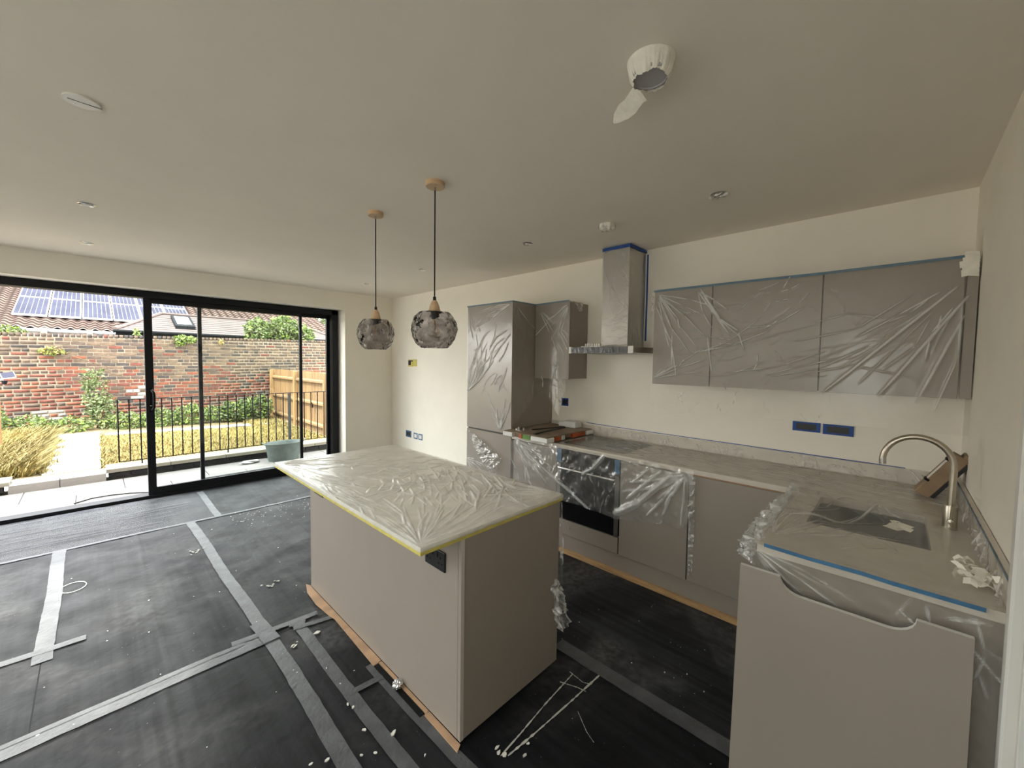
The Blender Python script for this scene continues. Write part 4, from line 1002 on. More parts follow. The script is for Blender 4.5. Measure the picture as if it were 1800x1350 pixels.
tape_strip([(1.78, -.2585, 1.0335), (2.4, -.2585, 1.0345), (3.30, -.2585, 1.0355)], 'grey-blue tape edge on the side wall upstand behind the tap', 'bluel', .009)

# --- hood film and blue tape
sg = scatter(R, .0, .25, .1, .5, 14, 60, 20, .1, .3, .006, .005) + scatter(R, .0, .25, .5, .85, 26, -15, 15, .08, .25, .007, .005)
t = thing('plastic_film', 'creased clear film wrapped over the extractor chimney', 'film', (3.05, 1.77, 1.78))
sheet('front_sheet', [(3.0475, 1.90, 2.60), (3.0475, 1.638, 2.60)], [(3.0475, 1.90, 1.78), (3.0475, 1.638, 1.78)], M['filmw'], (-1, 0, 0), .004, sg, .002, [(.0005, .2, 22)], parent=t)
sg = scatter(R, .0, .25, .5, .85, 16, 60, 20, .08, .25, .006, .006)
sheet('side_sheet', [(3.0475, 1.6375, 2.50), (3.335, 1.6375, 2.42)], [(3.0475, 1.632, 1.78), (3.31, 1.632, 1.80)], M['film'], (0, -1, 0), .004, sg, .002, [(.0012, .12, 23)], parent=t)
tape_strip([(XK-.001, 1.896, 2.6245), (3.046, 1.899, 2.6245), (3.046, 1.636, 2.6245), (XK-.001, 1.634, 2.6245)], 'dark blue tape round the top of the extractor chimney', 'blued', .028)
tape_strip([(XK-.001, 1.634, 2.59), (XK-.001, 1.632, 2.2), (XK-.001, 1.634, 1.84)], 'dark blue tape down the wall beside the extractor chimney', 'blued', .016, ax=(0, 1, 0))

# --- three wall cabinets film
t = thing('plastic_film', 'wide clear wrinkled film over three wall cabinets, hanging below them', 'film', (3.03, .6, 1.48))
sg = fan(R, .03, .02, 12, 80, 8, .04, .6, .010, .006) + fan(R, .02, .68, -50, -8, 7, .02, .5, .009, .0055) + fan(R, .33, .02, 35, 70, 4, .03, .55, .010, .006)
sg += [(.36, .02, .50, .24, .013, .008), (.50, .24, .62, .33, .012, .007), (.05, .03, .20, .22, .012, .007), (.20, .22, .22, .30, .011, .007), (.03, .12, .16, .40, .012, .007), (.16, .40, .21, .66, .011, .006), (.42, .36, .46, .62, .010, .006), (.62, .34, .66, .46, .010, .006)]
sg += scatter(R, .1, .95, .05, .65, 40, -20, 30, .05, .2, .007, .005) + scatter(R, .3, 1.1, .25, .65, 16, -12, 6, .3, .7, .007, .005)
sg += fan(R, 1.66, .1, 95, 150, 10, .15, .75, .007, .006) + scatter(R, .0, 1.2, .70, .88, 12, 80, 30, .05, .14, .003, .006) + scatter(R, .0, 1.6, .1, .7, 40, 85, 30, .03, .08, .004, .004)
sg += [(.05, .05, .16, .30, .008, .006), (.16, .30, .17, .6, .007, .006), (.37, .05, .55, .33, .008, .006), (1.62, .15, 1.1, .72, .009, .010), (1.66, .2, 1.35, .72, .009, .01), (1.65, .3, 1.5, .75, .008, .01)]
top = [(3.034, 1.418, 2.203), (3.034, .7, 2.200), (3.034, -.276, 2.203)]
bot = [(3.034, 1.428, 1.262), (3.034, 1.25, 1.258), (3.034, 1.10, 1.285), (3.034, .568, 1.290), (3.034, .057, 1.298), (3.034, -.276, 1.295)]
sheet('front_sheet', top, bot, M['film'], (-1, 0, 0), .004, sg, .002, [(.0004, .4, 24)], parent=t)
sg = scatter(R, 0, .08, 0, .2, 24, 80, 50, .03, .08, .012, .008)
sheet('loose_corner', [(3.034, 1.418, 2.20), (3.06, 1.45, 2.19)], [(3.034, 1.418, 2.0), (3.05, 1.43, 2.05)], M['filmb'], (-.5, 1, 0), .005, sg, .003, [(.005, .05, 25)], parent=t)
b = MB(); R2 = random.Random(6)
for i in range(5):
    z = 2.205-.022*i; ribbon(b, [(3.026, -.205-R2.uniform(0, .02), z), (3.024, -.235, z+.004), (3.027, -.272, z-.003)], R2.uniform(.02, .04), (0, .1, 1))
tag(b.build('masking_tape', M['masking'], None, (3.026, -.24, 2.15)), 'torn cream masking tape at the top corner of the corner wall cabinet', 'tape')

# --- island film
t = thing('plastic_film', 'white milky wrinkled film stretched over the island worktop', 'film', (1.28, 2.17, .925))
# sheet coordinates: x along Y from garden end (0) to camera end (1.765); y from seating side (0) to kitchen side (.888)
sg = fan(R, 1.755, .01, 95, 178, 26, .03, .62, .0075, .006) + fan(R, 1.74, .88, 185, 262, 12, .03, .45, .007, .0065)
sg += scatter(R, .85, 1.45, .50, .86, 46, -30, 7, .15, .50, .0085, .0075) + scatter(R, 1.0, 1.5, .15, .6, 22, 152, 8, .10, .35, .006, .007) + scatter(R, 1.45, 1.72, .5, .86, 20, 118, 9, .06, .2, .007, .006)
sg += scatter(R, .1, .75, .08, .5, 34, 62, 16, .06, .24, .0075, .006) + scatter(R, .35, .9, .1, .5, 16, 15, 14, .08, .24, .006, .006) + fan(R, .02, .02, 5, 85, 12, .03, .4, .006, .006) + scatter(R, .0, 1.5, .0, .10, 46, 4, 5, .15, .5, .005, .0055)
sg += fan(R, 1.08, .38, 0, 360, 18, .05, .32, .006, .006) + scatter(R, .45, 1.1, .35, .8, 34, 70, 20, .07, .2, .006, .006)
sheet('top_sheet', [(XI0-.003, YI1+.002, .9285), (XI0-.003, YI0-.003, .9285)], [(XI1+.003, YI1+.002, .9285), (XI1+.003, YI0-.003, .9285)], M['filmi'], (0, 0, 1), .0037, sg, .0005, [(.0004, .3, 26)], parent=t)
for nm, A_, B_, N_ in (('edge_sheet', (XI0-.003, YI1+.002), (XI0-.003, YI0-.003), (-1, 0, 0)), ('edge_sheet', (XI0-.003, YI0-.003), (XI1+.003, YI0-.003), (0, -1, 0))):
    L_ = math.hypot(A_[0]-B_[0], A_[1]-B_[1])
    sg = scatter(R, 0, L_, 0, .02, 40, 3, 6, .05, .3, .0015, .003)
    sheet(nm, [(*A_, .9285), (*B_, .9285)], [(*A_, .908), (*B_, .908)], M['filmi'], N_, .005, sg, .0005, parent=t)
# loose film bunch at the kitchen-side near corner of the island
sg = scatter(R, 0, .2, 0, .35, 40, 80, 35, .05, .16, .016, .011)
s_ = sheet('plastic_film', [(1.625, 1.278, .47), (1.66, 1.275, .495), (1.71, 1.272, .43)], [(1.66, 1.27, .225), (1.72, 1.262, .17), (1.775, 1.268, .20)], M['filmb'], (0, -1, 0), .004, sg, .006, [(.010, .1, 28), (.004, .04, 29)], origin=(1.7, 1.27, .33))
tag(s_, 'crumpled loose film scrap hanging from the island near corner', 'film')
sg = scatter(R, 0, .05, 0, .4, 16, 85, 20, .04, .14, .006, .005)
s_ = sheet('plastic_film', [(1.704, 1.30, .893), (1.706, 1.27, .893)], [(1.712, 1.30, .45), (1.716, 1.268, .45)], M['film'], (1, 0, 0), .006, sg, .003, [(.004, .12, 30)], origin=(1.71, 1.285, .67))
tag(s_, 'thin film edge hanging down the kitchen side corner of the island', 'film')
# ================================================================== OUTSIDE
M['paver'] = mat('pale_stone_paver', (0.2, 0.1825, 0.165), .8, noise=(3, .12), bump=(40, .3), rnd_obj=.05)
M['pathstone'] = mat('white_path_stone', (.36, .35, .31), .8, noise=(3, .1), bump=(40, .3), rnd_obj=.06)
M['coping'] = mat('cream_coping', (.17, .155, .12), .8, noise=(4, .15), bump=(50, .3), rnd_obj=.06)
M['dbrick'] = mat('dark_wall_brick', (.020, .019, .018), .85, noise=(9, .3), bump=(60, .5), rnd_obj=.3)
M['mortar'] = mat('pale_mortar', (.155, .128, .090), .9, noise=(2.5, .25), bump=(40, .6))
M['dmortar'] = mat('grey_mortar', (0.09, 0.085, 0.075), .9, noise=(20, .2))
BR = [mat('brick_stock_brown', (.050, .033, .023), .9, noise=(12, .3), bump=(60, .6)), mat('brick_tan', (.080, .053, .033), .9, noise=(12, .3), bump=(60, .6)),
      mat('brick_red', (.080, .022, .013), .9, noise=(12, .3), bump=(60, .6)), mat('brick_orange', (.110, .032, .014), .9, noise=(12, .3), bump=(60, .6)),
      mat('brick_dark', (.026, .020, .017), .9, noise=(12, .3), bump=(60, .6)), mat('brick_whitewashed', (0.21, 0.195, 0.175), .9, noise=(9, .3), bump=(60, .6))]
M['fence'] = mat('golden_fence_board', (.17, .10, .04), .75, noise=(4, .3), stretch=(6, 6, .6), rnd_obj=.22)
M['rail'] = mat('dark_iron', (.005, .005, .006), .6, spec=.05)
M['soil'] = mat('dry_soil', (.12, .09, .04), .95, noise=(6, .35), bump=(30, .8))
M['hay'] = mat('dry_grass', (.25, .19, .06), .8, noise=(1.6, .35), coord='Generated')
M['hay2'] = mat('greener_grass', (.14, .125, .035), .8, noise=(1.6, .35), coord='Generated')
M['leaf1'] = mat('mid_green_leaf', (.055, .09, .018), .7, noise=(3, .4)); M['leaf2'] = mat('bright_green_leaf', (.11, .165, .02), .7, noise=(3, .35))
M['leaf3'] = mat('pale_green_leaf', (.10, .125, .045), .7, noise=(3, .4)); M['twig'] = mat('twig', (0.07, 0.045, 0.025), .8)
M['leaf4'] = mat('dark_green_leaf', (0.0225, 0.0425, 0.015), .7, noise=(3, .4))
M['galv'] = mat('galvanised_steel', (0.135, 0.16, 0.15), .55, .25, noise=(10, .2)); M['water'] = mat('cloudy_water', (0.225, 0.23, 0.22), .08)
M['tile'] = mat('pantile', (.125, .078, .060), .8, noise=(1.5, .3)); M['tile2'] = mat('brown_plain_tile', (.078, .056, .049), .8, noise=(4, .2))
M['pv'] = mat('solar_cell', (.036, .037, .052), .6, noise=(2, .15), spec=0.); M['pvf'] = mat('solar_frame', (.24, .24, .25), .4)
M['fascia'] = mat('grey_fascia', (.008, .009, .010), .7, spec=.05); M['render'] = mat('white_render', (0.275, 0.265, 0.25), .8); M['skyl'] = mat('rooflight_glass', (0.18, 0.21, 0.22), .1)
M['post'] = mat('orange_timber_post', (0.2, 0.1, 0.03), .7, noise=(6, .2), stretch=(4, 4, .5))

def lawn_z(x): return .095 - .035*max(0., x)
g = np.array([(x, y) for y in (7.9, 10, 12, 13.2) for x in (-6, -2, 0, 2, 4, 6)])
V = [(x, y, lawn_z(x)-.012) for x, y in g]; F = [(j*6+i, j*6+i+1, (j+1)*6+i+1, (j+1)*6+i) for j in range(3) for i in range(5)]
o = np_mesh('ground', V, F, M['soil'], smooth=False); o['kind'] = 'structure'
o = MB().box(-60, 60, 13.3, 90, -.3, -.05).build('ground', M['soil']); o['kind'] = 'structure'
# patio of pale pavers
pat = struct('patio', (0, 7, -.03)); MB().box(-6, 7, 6.36, 7.9, -.15, -.040).build('mortar_bed', M['dmortar'], pat)
proto = {}
def paver(parent, x0, x1, y0, y1, z, m, name='paver', th=.03, j=.004):
    b = MB(); b.box(x0+j, x1-j, y0+j, y1-j, z-th, z, .003); return b.build(name, m, parent, ((x0+x1)/2, (y0+y1)/2, z-th))
for (y0, y1, off) in ((6.37, 6.5, .1), (6.5, 7.05, -.18), (7.05, 7.62, .237)):
    for k in range(-5, 8):
        x = off + k*.853; paver(pat, x, x+.853, y0, y1, -.03, M['paver'], th=.012)
# threshold kerb between patio and lawn
kb = struct('lawn_kerb', (0, 7.7, 0)); MB().box(-.74, .08, 7.62, 7.86, -.14, .03).build('kerb_core', M['dmortar'], kb)
for k in range(2): paver(kb, -.74+k*.41, -.33+k*.41, 7.61, 7.87, .072, M['paver'], 'kerb_stone', .11)
# low retaining wall with coping
rw = struct('retaining_wall', (0, 7.7, 0))
b = MB(); b.box(.13, 6, 7.68, 7.9, -.14, .064); b.box(-6, -.80, 7.68, 7.9, -.14, .064); b.build('mortar_core', M['dmortar'], rw)
br_mesh = None
def brick_row(x0, x1, y, z, m, L_=.215, h=.065, gap=.01, parent=None):
    global br_mesh
    x = x0
    while x < x1-.02:
        l = min(L_, x1-x)
        if br_mesh is None or abs(l-L_) > .002:
            o = MB().box(x, x+l, y, y+.1, z, z+h, .003).build('brick', m, parent, (x, y, z))
            if abs(l-L_) <= .002: br_mesh = o.data
        else:
            o = bpy.data.objects.new('brick', br_mesh); COL.objects.link(o); o.parent = parent; o.location = Vector((x, y, z))-wl(parent)
        x += l+gap
brick_row(.10, 4.6, 7.655, -.012, M['dbrick'], parent=rw); brick_row(-2.5, -.775, 7.655, -.012, M['dbrick'], parent=rw)
br2 = br_mesh
for (x0, x1) in ((.075, 4.7), (-2.6, -.725)):
    n = max(1, round((x1-x0)/.62)); s = (x1-x0)/n
    for k in range(n): paver(rw, x0+k*s, x0+(k+1)*s, 7.615, 7.98, .118, M['coping'], 'coping_stone', .052, .003)
# railing on the coping
rl = thing('garden_railing', 'thin dark iron railing standing on the low garden wall', 'railing', (1.9, 7.76, .118))
yR, zb, zt = 7.76, .175, 1.035
MB().box(.205, 3.40, yR-.004, yR+.004, zb-.004, zb+.006).build('bottom_rail', M['rail'], rl); MB().box(.205, 3.40, yR-.015, yR+.015, zt-.004, zt+.006).build('top_rail', M['rail'], rl)
bm0 = None
for k in range(29):
    x = .21+k*.1135
    if bm0 is None:
        o = MB().tube([(x, yR, zb), (x, yR, zt)], .0085, 6).build('baluster', M['rail'], rl, (x, yR, zb)); bm0 = o.data
    else:
        o = bpy.data.objects.new('baluster', bm0); COL.objects.link(o); o.parent = rl; o.location = Vector((x, yR, zb))-rl.location
for x in (.44, 1.45, 3.0): MB().box(x-.008, x+.008, yR-.006, yR+.006, .1185, zb).build('foot', M['rail'], rl)
MB().box(2.33, 2.365, yR-.02, yR+.02, .1185, zt-.01).build('post', mat('grey_galv_post', (.03, .03, .032), .6, spec=.1), rl)

# paths of white slabs
gp = struct('garden_path', (0, 9, .1))
for k in range(7): paver(gp, -.50+.02*(k % 2), .04+.012*((k*3) % 4), 7.92+k*.46, 8.37+k*.46, .103, M['pathstone'], 'path_slab', .02, .004)
for k in range(7): paver(gp, .06+k*.6, .65+k*.6, 11.12+.06*k, 11.42+.06*k, lawn_z(.3+k*.6)+.012, M['pathstone'], 'path_slab', .02, .004)
paver(gp, -.5, .06, 11.14, 11.7, .106, M['pathstone'], 'path_slab', .02, .004)

# grass: blades
def grass(name, label, n, region, h0, h1, lean, m, seed, clump=0):
    r = np.random.RandomState(seed); X, Y = region(r, n); n = len(X)
    Z = .095 - .035*np.maximum(0, X) - .01
    a = r.rand(n)*2*PI; h = h0+(h1-h0)*r.rand(n)**1.3; wd = .004+.006*r.rand(n)
    la = lean[0]*PI/180+r.randn(n)*lean[1]; ld = h*lean[2]*(.4+.8*r.rand(n))
    dx, dy = np.cos(a)*wd, np.sin(a)*wd; lx, ly = np.cos(la)*ld, np.sin(la)*ld
    V = np.zeros((n, 5, 3)); 
    V[:, 0] = np.stack([X-dx, Y-dy, Z], 1); V[:, 1] = np.stack([X+dx, Y+dy, Z], 1)
    V[:, 2] = np.stack([X+lx*.45+dx*.8, Y+ly*.45+dy*.8, Z+h*.65], 1); V[:, 3] = np.stack([X+lx*.45-dx*.8, Y+ly*.45-dy*.8, Z+h*.65], 1); V[:, 4] = np.stack([X+lx, Y+ly, Z+h], 1)
    i = np.arange(n)[:, None]*5
    F = np.concatenate([i+np.array([[0, 1, 2]]), i+np.array([[0, 2, 3]]), i+np.array([[3, 2, 4]])], 1).reshape(-1, 3)
    o = np_mesh(name, V.reshape(-1, 3), F, m, None, (float(X.mean()), float(Y.mean()), .08), smooth=False, kind='stuff', mi=np.repeat((r.rand(n) < .3).astype(int), 3) if isinstance(m, (list, tuple)) else None)
    return tag(o, label, 'grass')
grass('lawn_grass', 'dry yellow lawn behind the garden railing', 26000, lambda r, n: (r.uniform(.06, 3.38, n), r.uniform(8.0, 11.1, n)), .02, .055, (90, 2.0, .6), [M['hay'], M['hay2']], 1)
grass('lawn_grass', 'dry lawn strip between pale edging and the fence shrubs', 4000, lambda r, n: (r.uniform(2.6, 3.38, n), r.uniform(11.12, 12.9, n)), .03, .10, (90, 2.0, .6), [M['hay'], M['hay2']], 2)
def longr(r, n):
    x = r.uniform(-2.4, -.56, n); y = r.uniform(8.0, 11.6, n); return x, y
grass('long_grass', 'long dry yellow grass flopping left of the stone path', 22000, longr, .06, .28, (-30, .9, 1.1), [M['hay'], M['hay2']], 3)
grass('path_grass', 'dry grass tufts overlapping the edges of the stone path', 1500, lambda r, n: (np.where(r.rand(n) < .6, -.55+.12*r.rand(n)**2+.05*np.sin(7.95+3.2*np.arange(n)/n*9), .04+.05*r.rand(n)), 7.95+3.2*np.arange(n)/n), .03, .10, (-10, 1.2, 1.0), [M['hay'], M['hay2']], 4)

# shrubs
def shrub(name, label, blobs, n, size, mats, seed, group=None, stems=(), cat='shrub'):
    r = np.random.RandomState(seed); P = []
    tot = sum(b[3]*b[4]*b[5] for b in blobs)
    for (cx, cy, cz, rx, ry, rz) in blobs:
        k = max(10, int(n*rx*ry*rz/tot)); d = r.randn(k, 3); d /= np.linalg.norm(d, axis=1)[:, None]; rad = .55+.5*r.rand(k)
        rad *= 1+.15*np.sin(d[:, 0]*7+seed)*np.sin(d[:, 2]*9)
        P.append(np.array([cx, cy, cz])+d*rad[:, None]*np.array([rx, ry, rz]))
    P = np.concatenate(P); k = len(P); s = size*(.6+.8*r.rand(k))
    u = r.randn(k, 3); u /= np.linalg.norm(u, axis=1)[:, None]; q = r.randn(k, 3); v = np.cross(u, q); v /= np.linalg.norm(v, axis=1)[:, None]
    u *= s[:, None]; v *= (s*.42)[:, None]
    V = np.stack([P-u, P+v, P+u, P-v], 1).reshape(-1, 3); F = np.arange(k*4).reshape(-1, 4)
    base = blobs[0]; zb_ = min(b_[2]-b_[5] for b_ in blobs)
    t = thing(name, label, cat, (base[0], base[1], zb_), group)
    np_mesh('foliage', V, F, mats, t, smooth=False, mi=r.randint(0, len(mats), k), kind='stuff')
    b = MB()
    for (x0, y0, z0, x1, y1, z1, rr_) in (stems or [(base[0], base[1], zb_, base[0]+.02, base[1], base[2], .012)]):
        b.tube([(x0, y0, z0), ((x0+x1)/2+.02, y0, (z0+z1)/2), (x1, y1, z1)], [rr_, rr_*.8, rr_*.4], 6)
    b.build('stem', M['twig'], t)
    return t
G1, G2, G3, G4 = M['leaf1'], M['leaf2'], M['leaf3'], M['leaf4']
shrub('climbing_weed', 'tall wispy weed growing up against the brick wall left of the door stile', [(.02, 12.5, .85, .22, .16, .5), (.1, 12.4, .45, .3, .22, .35), (-.08, 12.5, 1.1, .14, .12, .3)], 1500, .035, [G3, G1, G3], 11, stems=[(.02, 12.5, .08, .0, 12.5, 1.3, .012), (.06, 12.5, .08, .15, 12.45, 1.0, .01)])
shrub('garden_shrub', 'leafy rounded shrub behind the railing beside the fence corner', [(2.95, 12.3, .32, .36, .3, .34), (2.5, 12.35, .26, .35, .3, .28), (2.1, 12.4, .22, .3, .25, .24)], 3200, .04, [G1, G2, G4, G3], 12)
shrub('garden_shrub', 'low bright weedy shrub along the wall behind the first railing bars', [(.45, 12.2, .2, .4, .3, .22), (1.0, 12.3, .2, .4, .3, .24), (1.55, 12.35, .24, .35, .3, .3)], 3000, .036, [G2, G1, G3], 13)
shrub('garden_shrub', 'ragged green weeds at the foot of the brick wall left of the path', [(-.35, 12.2, .2, .35, .3, .2), (-.9, 12.2, .22, .4, .3, .25), (-1.35, 12.0, .35, .25, .3, .4)], 2600, .036, [G1, G3, G2], 14)
shrub('ivy_mound', 'green ivy mound on top of the brick wall at far left', [(-1.2, 13.15, 2.13, .28, .14, .10), (-1.6, 13.15, 2.14, .3, .14, .12)], 700, .04, [G2, G3], 15)
shrub('creeper_plant', 'bright green tuft growing on the brick wall behind the door stile', [(1.6, 13.0, 2.08, .25, .14, .10), (1.48, 12.93, 1.98, .10, .07, .08)], 520, .04, [G2, G2, G3], 16)
shrub('creeper_plant', 'small upright plant on the brick wall left of the door stile', [(.72, 13.05, 2.18, .06, .05, .14)], 60, .04, [G2, G3], 17)
shrub('creeper_plant', 'yellowish creeper patch on the brick wall face at left', [(-.62, 12.93, 1.72, .17, .05, .09), (-.4, 12.93, 1.70, .08, .04, .03)], 170, .035, [G2, M['hay']], 18)
shrub('creeper_plant', 'small straw-coloured plant on the wall top in the middle pane', [(2.32, 12.95, 2.05, .06, .06, .09)], 60, .03, [M['hay']], 19)
shrub('garden_tree', 'bushy green tree rising behind the brick wall in the right pane', [(3.35, 13.75, 2.45, .36, .3, .36), (4.05, 13.8, 2.55, .45, .3, .46), (4.6, 13.8, 2.35, .34, .3, .36)], 3600, .055, [G3, G1, G2, G3], 20, cat='tree', stems=[(4.0, 13.8, 0, 4.05, 13.8, 2.4, .05), (3.4, 13.8, 0, 3.4, 13.8, 2.3, .03)])
shrub('garden_tree', 'distant tree at the far right of the garden view', [(8.6, 24, 3.9, .9, .6, .5), (10.2, 25, 3.6, .9, .6, .7), (9.6, 23.5, 3.0, .9, .5, .35)], 1600, .09, [G3, G1], 21, cat='tree', stems=[(8.9, 23.6, 0, 8.9, 23.6, 4.3, .05), (10, 25, 0, 10.2, 25, 3.4, .08)])
# dead creeper stem on the wall
b = MB(); b.tube([(-.75, 12.93, 1.80), (-.4, 12.92, 1.66), (-.05, 12.92, 1.50), (.25, 12.92, 1.38), (.4, 12.93, 1.30)], [.006, .009, .009, .007, .003], 5); b.tube([(-.4, 12.92, 1.66), (-.3, 12.92, 1.72), (-.1, 12.93, 1.74)], [.006, .005, .002], 5)
tag(b.build('dead_creeper', M['twig'], None, (-.2, 12.93, 1.3)), 'dead creeper stem slanting across the brick wall face', 'plant')

# ------------------------------------------------------------------ garden brick wall
gw = struct('garden_wall', (0, 13, 0))
def wt(x): return 2.035+.021*(x+1.26)
b = MB(); b.prism([(-3.2, 0), (6.6, 0), (6.6, wt(6.6)-.02), (-3.2, wt(-3.2)-.02)], 1, 13.0035, 13.22); b.build('mortar_core', M['mortar'], gw)
R = random.Random(9); meshes = {}; jV, jF, jM = [], [], []; count = 0; cells = []
rows = 27; pitch = .0765
for r_ in range(rows):
    header = r_ % 3 == 1; x = -2.4 + (0.11 if r_ % 2 else 0)+R.uniform(-.01, .01)
    top = r_ == rows-1
    while x < 6.0:
        l = .068 if top else (.102 if (header and R.random() < .8) else .215); cells.append((x, l, r_, top)); x += l+.015
def bmatix(x, z):
    p = R.random(); q = z + .15*math.sin(x*2.3)+.12*math.sin(x*5.1+1)
    if .22 < z < .48 and -.95 < x < -.45 and p < .6: return 5
    if .62 < z < .92 and .5 < x < .75 and p < .7: return 5
    if q < 1.15: return 2 if p < .48 else (3 if p < .72 else (0 if p < .86 else 4))
    if q < 1.4 and x < 1.2: return 2 if p < .25 else (3 if p < .35 else (1 if p < .6 else (0 if p < .85 else 4)))
    return 0 if p < .40 else (1 if p < .76 else (4 if p < .93 else 2))
vis = sorted(cells, key=lambda c: (c[0]+c[1]/2-1.0)**2*.6 + (c[2]*pitch-1.5)**2)
near = set(id(c) for c in [c for c in vis if c[1] > .08 and c[2]*pitch > .5][:300])
for c in cells:
    x, l, r_, top = c; h = .078 if top else .0615; z = .02+r_*pitch + .021*(x+1.26)*(r_/rows); k = bmatix(x, z); dy = R.uniform(-.006, .006)
    if id(c) in near:
        key = (l, k)
        if key not in meshes:
            o = MB().box(x, x+l, 12.995, 13.03, z, z+h, .004).build('brick', BR[k], gw, (x, 12.995, z)); meshes[key] = o.data
        else:
            o = bpy.data.objects.new('brick', meshes[key]); COL.objects.link(o); o.parent = gw; o.location = Vector((x, 12.995+dy, z))-gw.location
    else:
        n0 = len(jV); y0 = 12.995+dy; sh = R.uniform(.0, .006)
        for (a_, y_, z_) in ((x, 13.03, z), (x+l, 13.03, z), (x+l, 13.03, z+h), (x, 13.03, z+h), (x+.004, y0, z+.004), (x+l-.004, y0, z+.003), (x+l-.004-sh, y0, z+h-.004), (x+.004, y0, z+h-.004)): jV.append((a_, y_, z_))
        for q in ((4, 5, 6, 7), (0, 1, 5, 4), (1, 2, 6, 5), (2, 3, 7, 6), (3, 0, 4, 7)): jF.append([n0+i for i in q]); jM.append(k)
np_mesh('brickwork', jV, jF, BR, gw, smooth=False, kind='stuff', mi=jM)

# ------------------------------------------------------------------ fence
fn = thing('garden_fence', 'golden close-board timber fence on the right of the lawn', 'fence', (3.5, 10, 0))
bmv = None
for k in range(60):
    y = 12.93-k*.1; z0 = lawn_z(3.5)-.03; zt_ = 1.34+.006*math.sin(k*2.1)
    if bmv is None or k % 7 == 0:
        b = MB(); b.prism([(3.500, y), (3.516, y), (3.512, y+.104), (3.506, y+.104)], 2, z0, zt_); o = b.build('fence_board', M['fence'], fn, (3.5, y, z0)); bmv = o.data
    else:
        o = bpy.data.objects.new('fence_board', bmv); COL.objects.link(o); o.parent = fn; o.location = Vector((3.5, y, z0))-fn.location
for y in (12.86, 10.95, 9.04, 7.13): MB().box(3.41, 3.498, y-.045, y+.045, -.1, 1.33, .004).build('fence_post', M['fence'], fn)
for (ya, yb_) in ((12.81, 11.0), (10.90, 9.09), (8.99, 7.18)):
    for z in (1.13, .63, .14): MB().prism([(3.498, z-.04), (3.498, z+.04), (3.445, z+.012), (3.445, z-.028)], 1, ya, yb_).build('arris_rail', M['fence'], fn)
b = MB(); b.box(3.42, 3.44, 9.72, 9.75, .52, .60); b.tube([(3.43, 9.73, .60), (3.40, 9.70, .64), (3.38, 9.66, .63)], .008, 6)
o = b.build('gate_latch', M['rail'], fn)

# ------------------------------------------------------------------ tub, crumple, post lamp
t = thing('galvanised_tub', 'grey-green galvanised tub standing on the patio by the low wall', 'tub', (2.13, 7.33, -.03))
def oval(prof, cx, cy, n=36, sx_=1.0, sy_=.62):
    b = MB(); b.lathe(prof, (0, 0, 0), n, False)
    for v in b.bm.verts: v.co = Vector((cx+v.co.x*sx_, cy+v.co.y*sy_, v.co.z))
    return b
oval([(.0, -.028), (.225, -.028), (.27, .25), (.277, .258), (.284, .25), (.276, .235), (.235, -.029)][0:4]+[(.268, .25), (.222, -.02), (.0, -.02)], 2.13, 7.33).build('tub_body', M['galv'], t, smooth=True)
b = oval([(.274, .256), (.280, .262), (.286, .256), (.280, .250), (.274, .256)], 2.13, 7.33); b.build('rolled_rim', M['galv'], t, smooth=True)
oval([(.0, .20), (.255, .20), (.255, .196)], 2.13, 7.33).build('water', M['water'], t)
for s in (-1, 1):
    b = MB(); xx = 2.13+s*.272; b.tube([(xx, 7.33-.05, .235), (xx+s*.03, 7.33-.05, .27), (xx+s*.045, 7.33, .285), (xx+s*.03, 7.33+.05, .27), (xx, 7.33+.05, .235)], .007, 6); b.build('handle', M['galv'], t, smooth=True)
b = MB(); bmesh.ops.create_icosphere(b.bm, subdivisions=3, radius=1); rr_ = random.Random(14); ax = [Vector((rr_.gauss(0, 1), rr_.gauss(0, 1), rr_.gauss(0, 1))).normalized() for _ in range(12)]
for v in b.bm.verts:
    k = 1+.25*sum(math.sin(6*v.co.dot(a)) for a in ax)/4; u = v.co*k; v.co = Vector((1.66+u.x*.12, 7.40+u.y*.06, -.005+max(-.9, u.z)*.026))
tag(b.build('plastic_scrap', mat('grey_plastic_scrap', (.40, .40, .38), .4), None, (1.66, 7.4, -.03)), 'crumpled grey scrap lying on the patio left of the tub', 'scrap')
t = thing('garden_post', 'orange timber post at the left edge of the garden view', 'post', (-1.03, 9.55, .09))
MB().box(-1.06, -.96, 9.5, 9.6, .08, 1.19, .004).build('timber', M['post'], t)
t = thing('solar_light', 'white solar spotlight with small panel on top of the orange post', 'light', (-.98, 9.55, 1.19))
MB().tube([(-1.0, 9.55, 1.19), (-.99, 9.53, 1.24), (-.93, 9.5, 1.27)], .012, 6).build('bracket', M['white'], t)
R4 = Matrix.Rotation(math.radians(40), 3, 'X') @ Matrix.Rotation(math.radians(15), 3, 'Z')
MB().obox((-.87, 9.5, 1.335), (.12, .11, .012), R4, .002).build('solar_panel', M['pv'], t); MB().obox((-.87, 9.504, 1.328), (.135, .125, .010), R4, .002).build('panel_frame', M['white'], t)
MB().lathe([(.0, 0), (.02, 0), (.032, .05), (.032, .055), (.0, .055)], (-.90, 9.46, 1.20), 14).build('lamp_head', M['fascia'], t, smooth=True)

b = MB(); b.tube([(-.19, 6.64, -.022), (-.06, 6.749, -.022), (.103, 6.758, -.022), (.27, 6.697, -.022), (.427, 6.592, -.022)], .006, 6)
tag(b.build('rubber_gasket', M['rubber'], None, (.1, 6.66, -.03)), 'loose black rubber gasket curving across the patio at the open doorway', 'gasket')
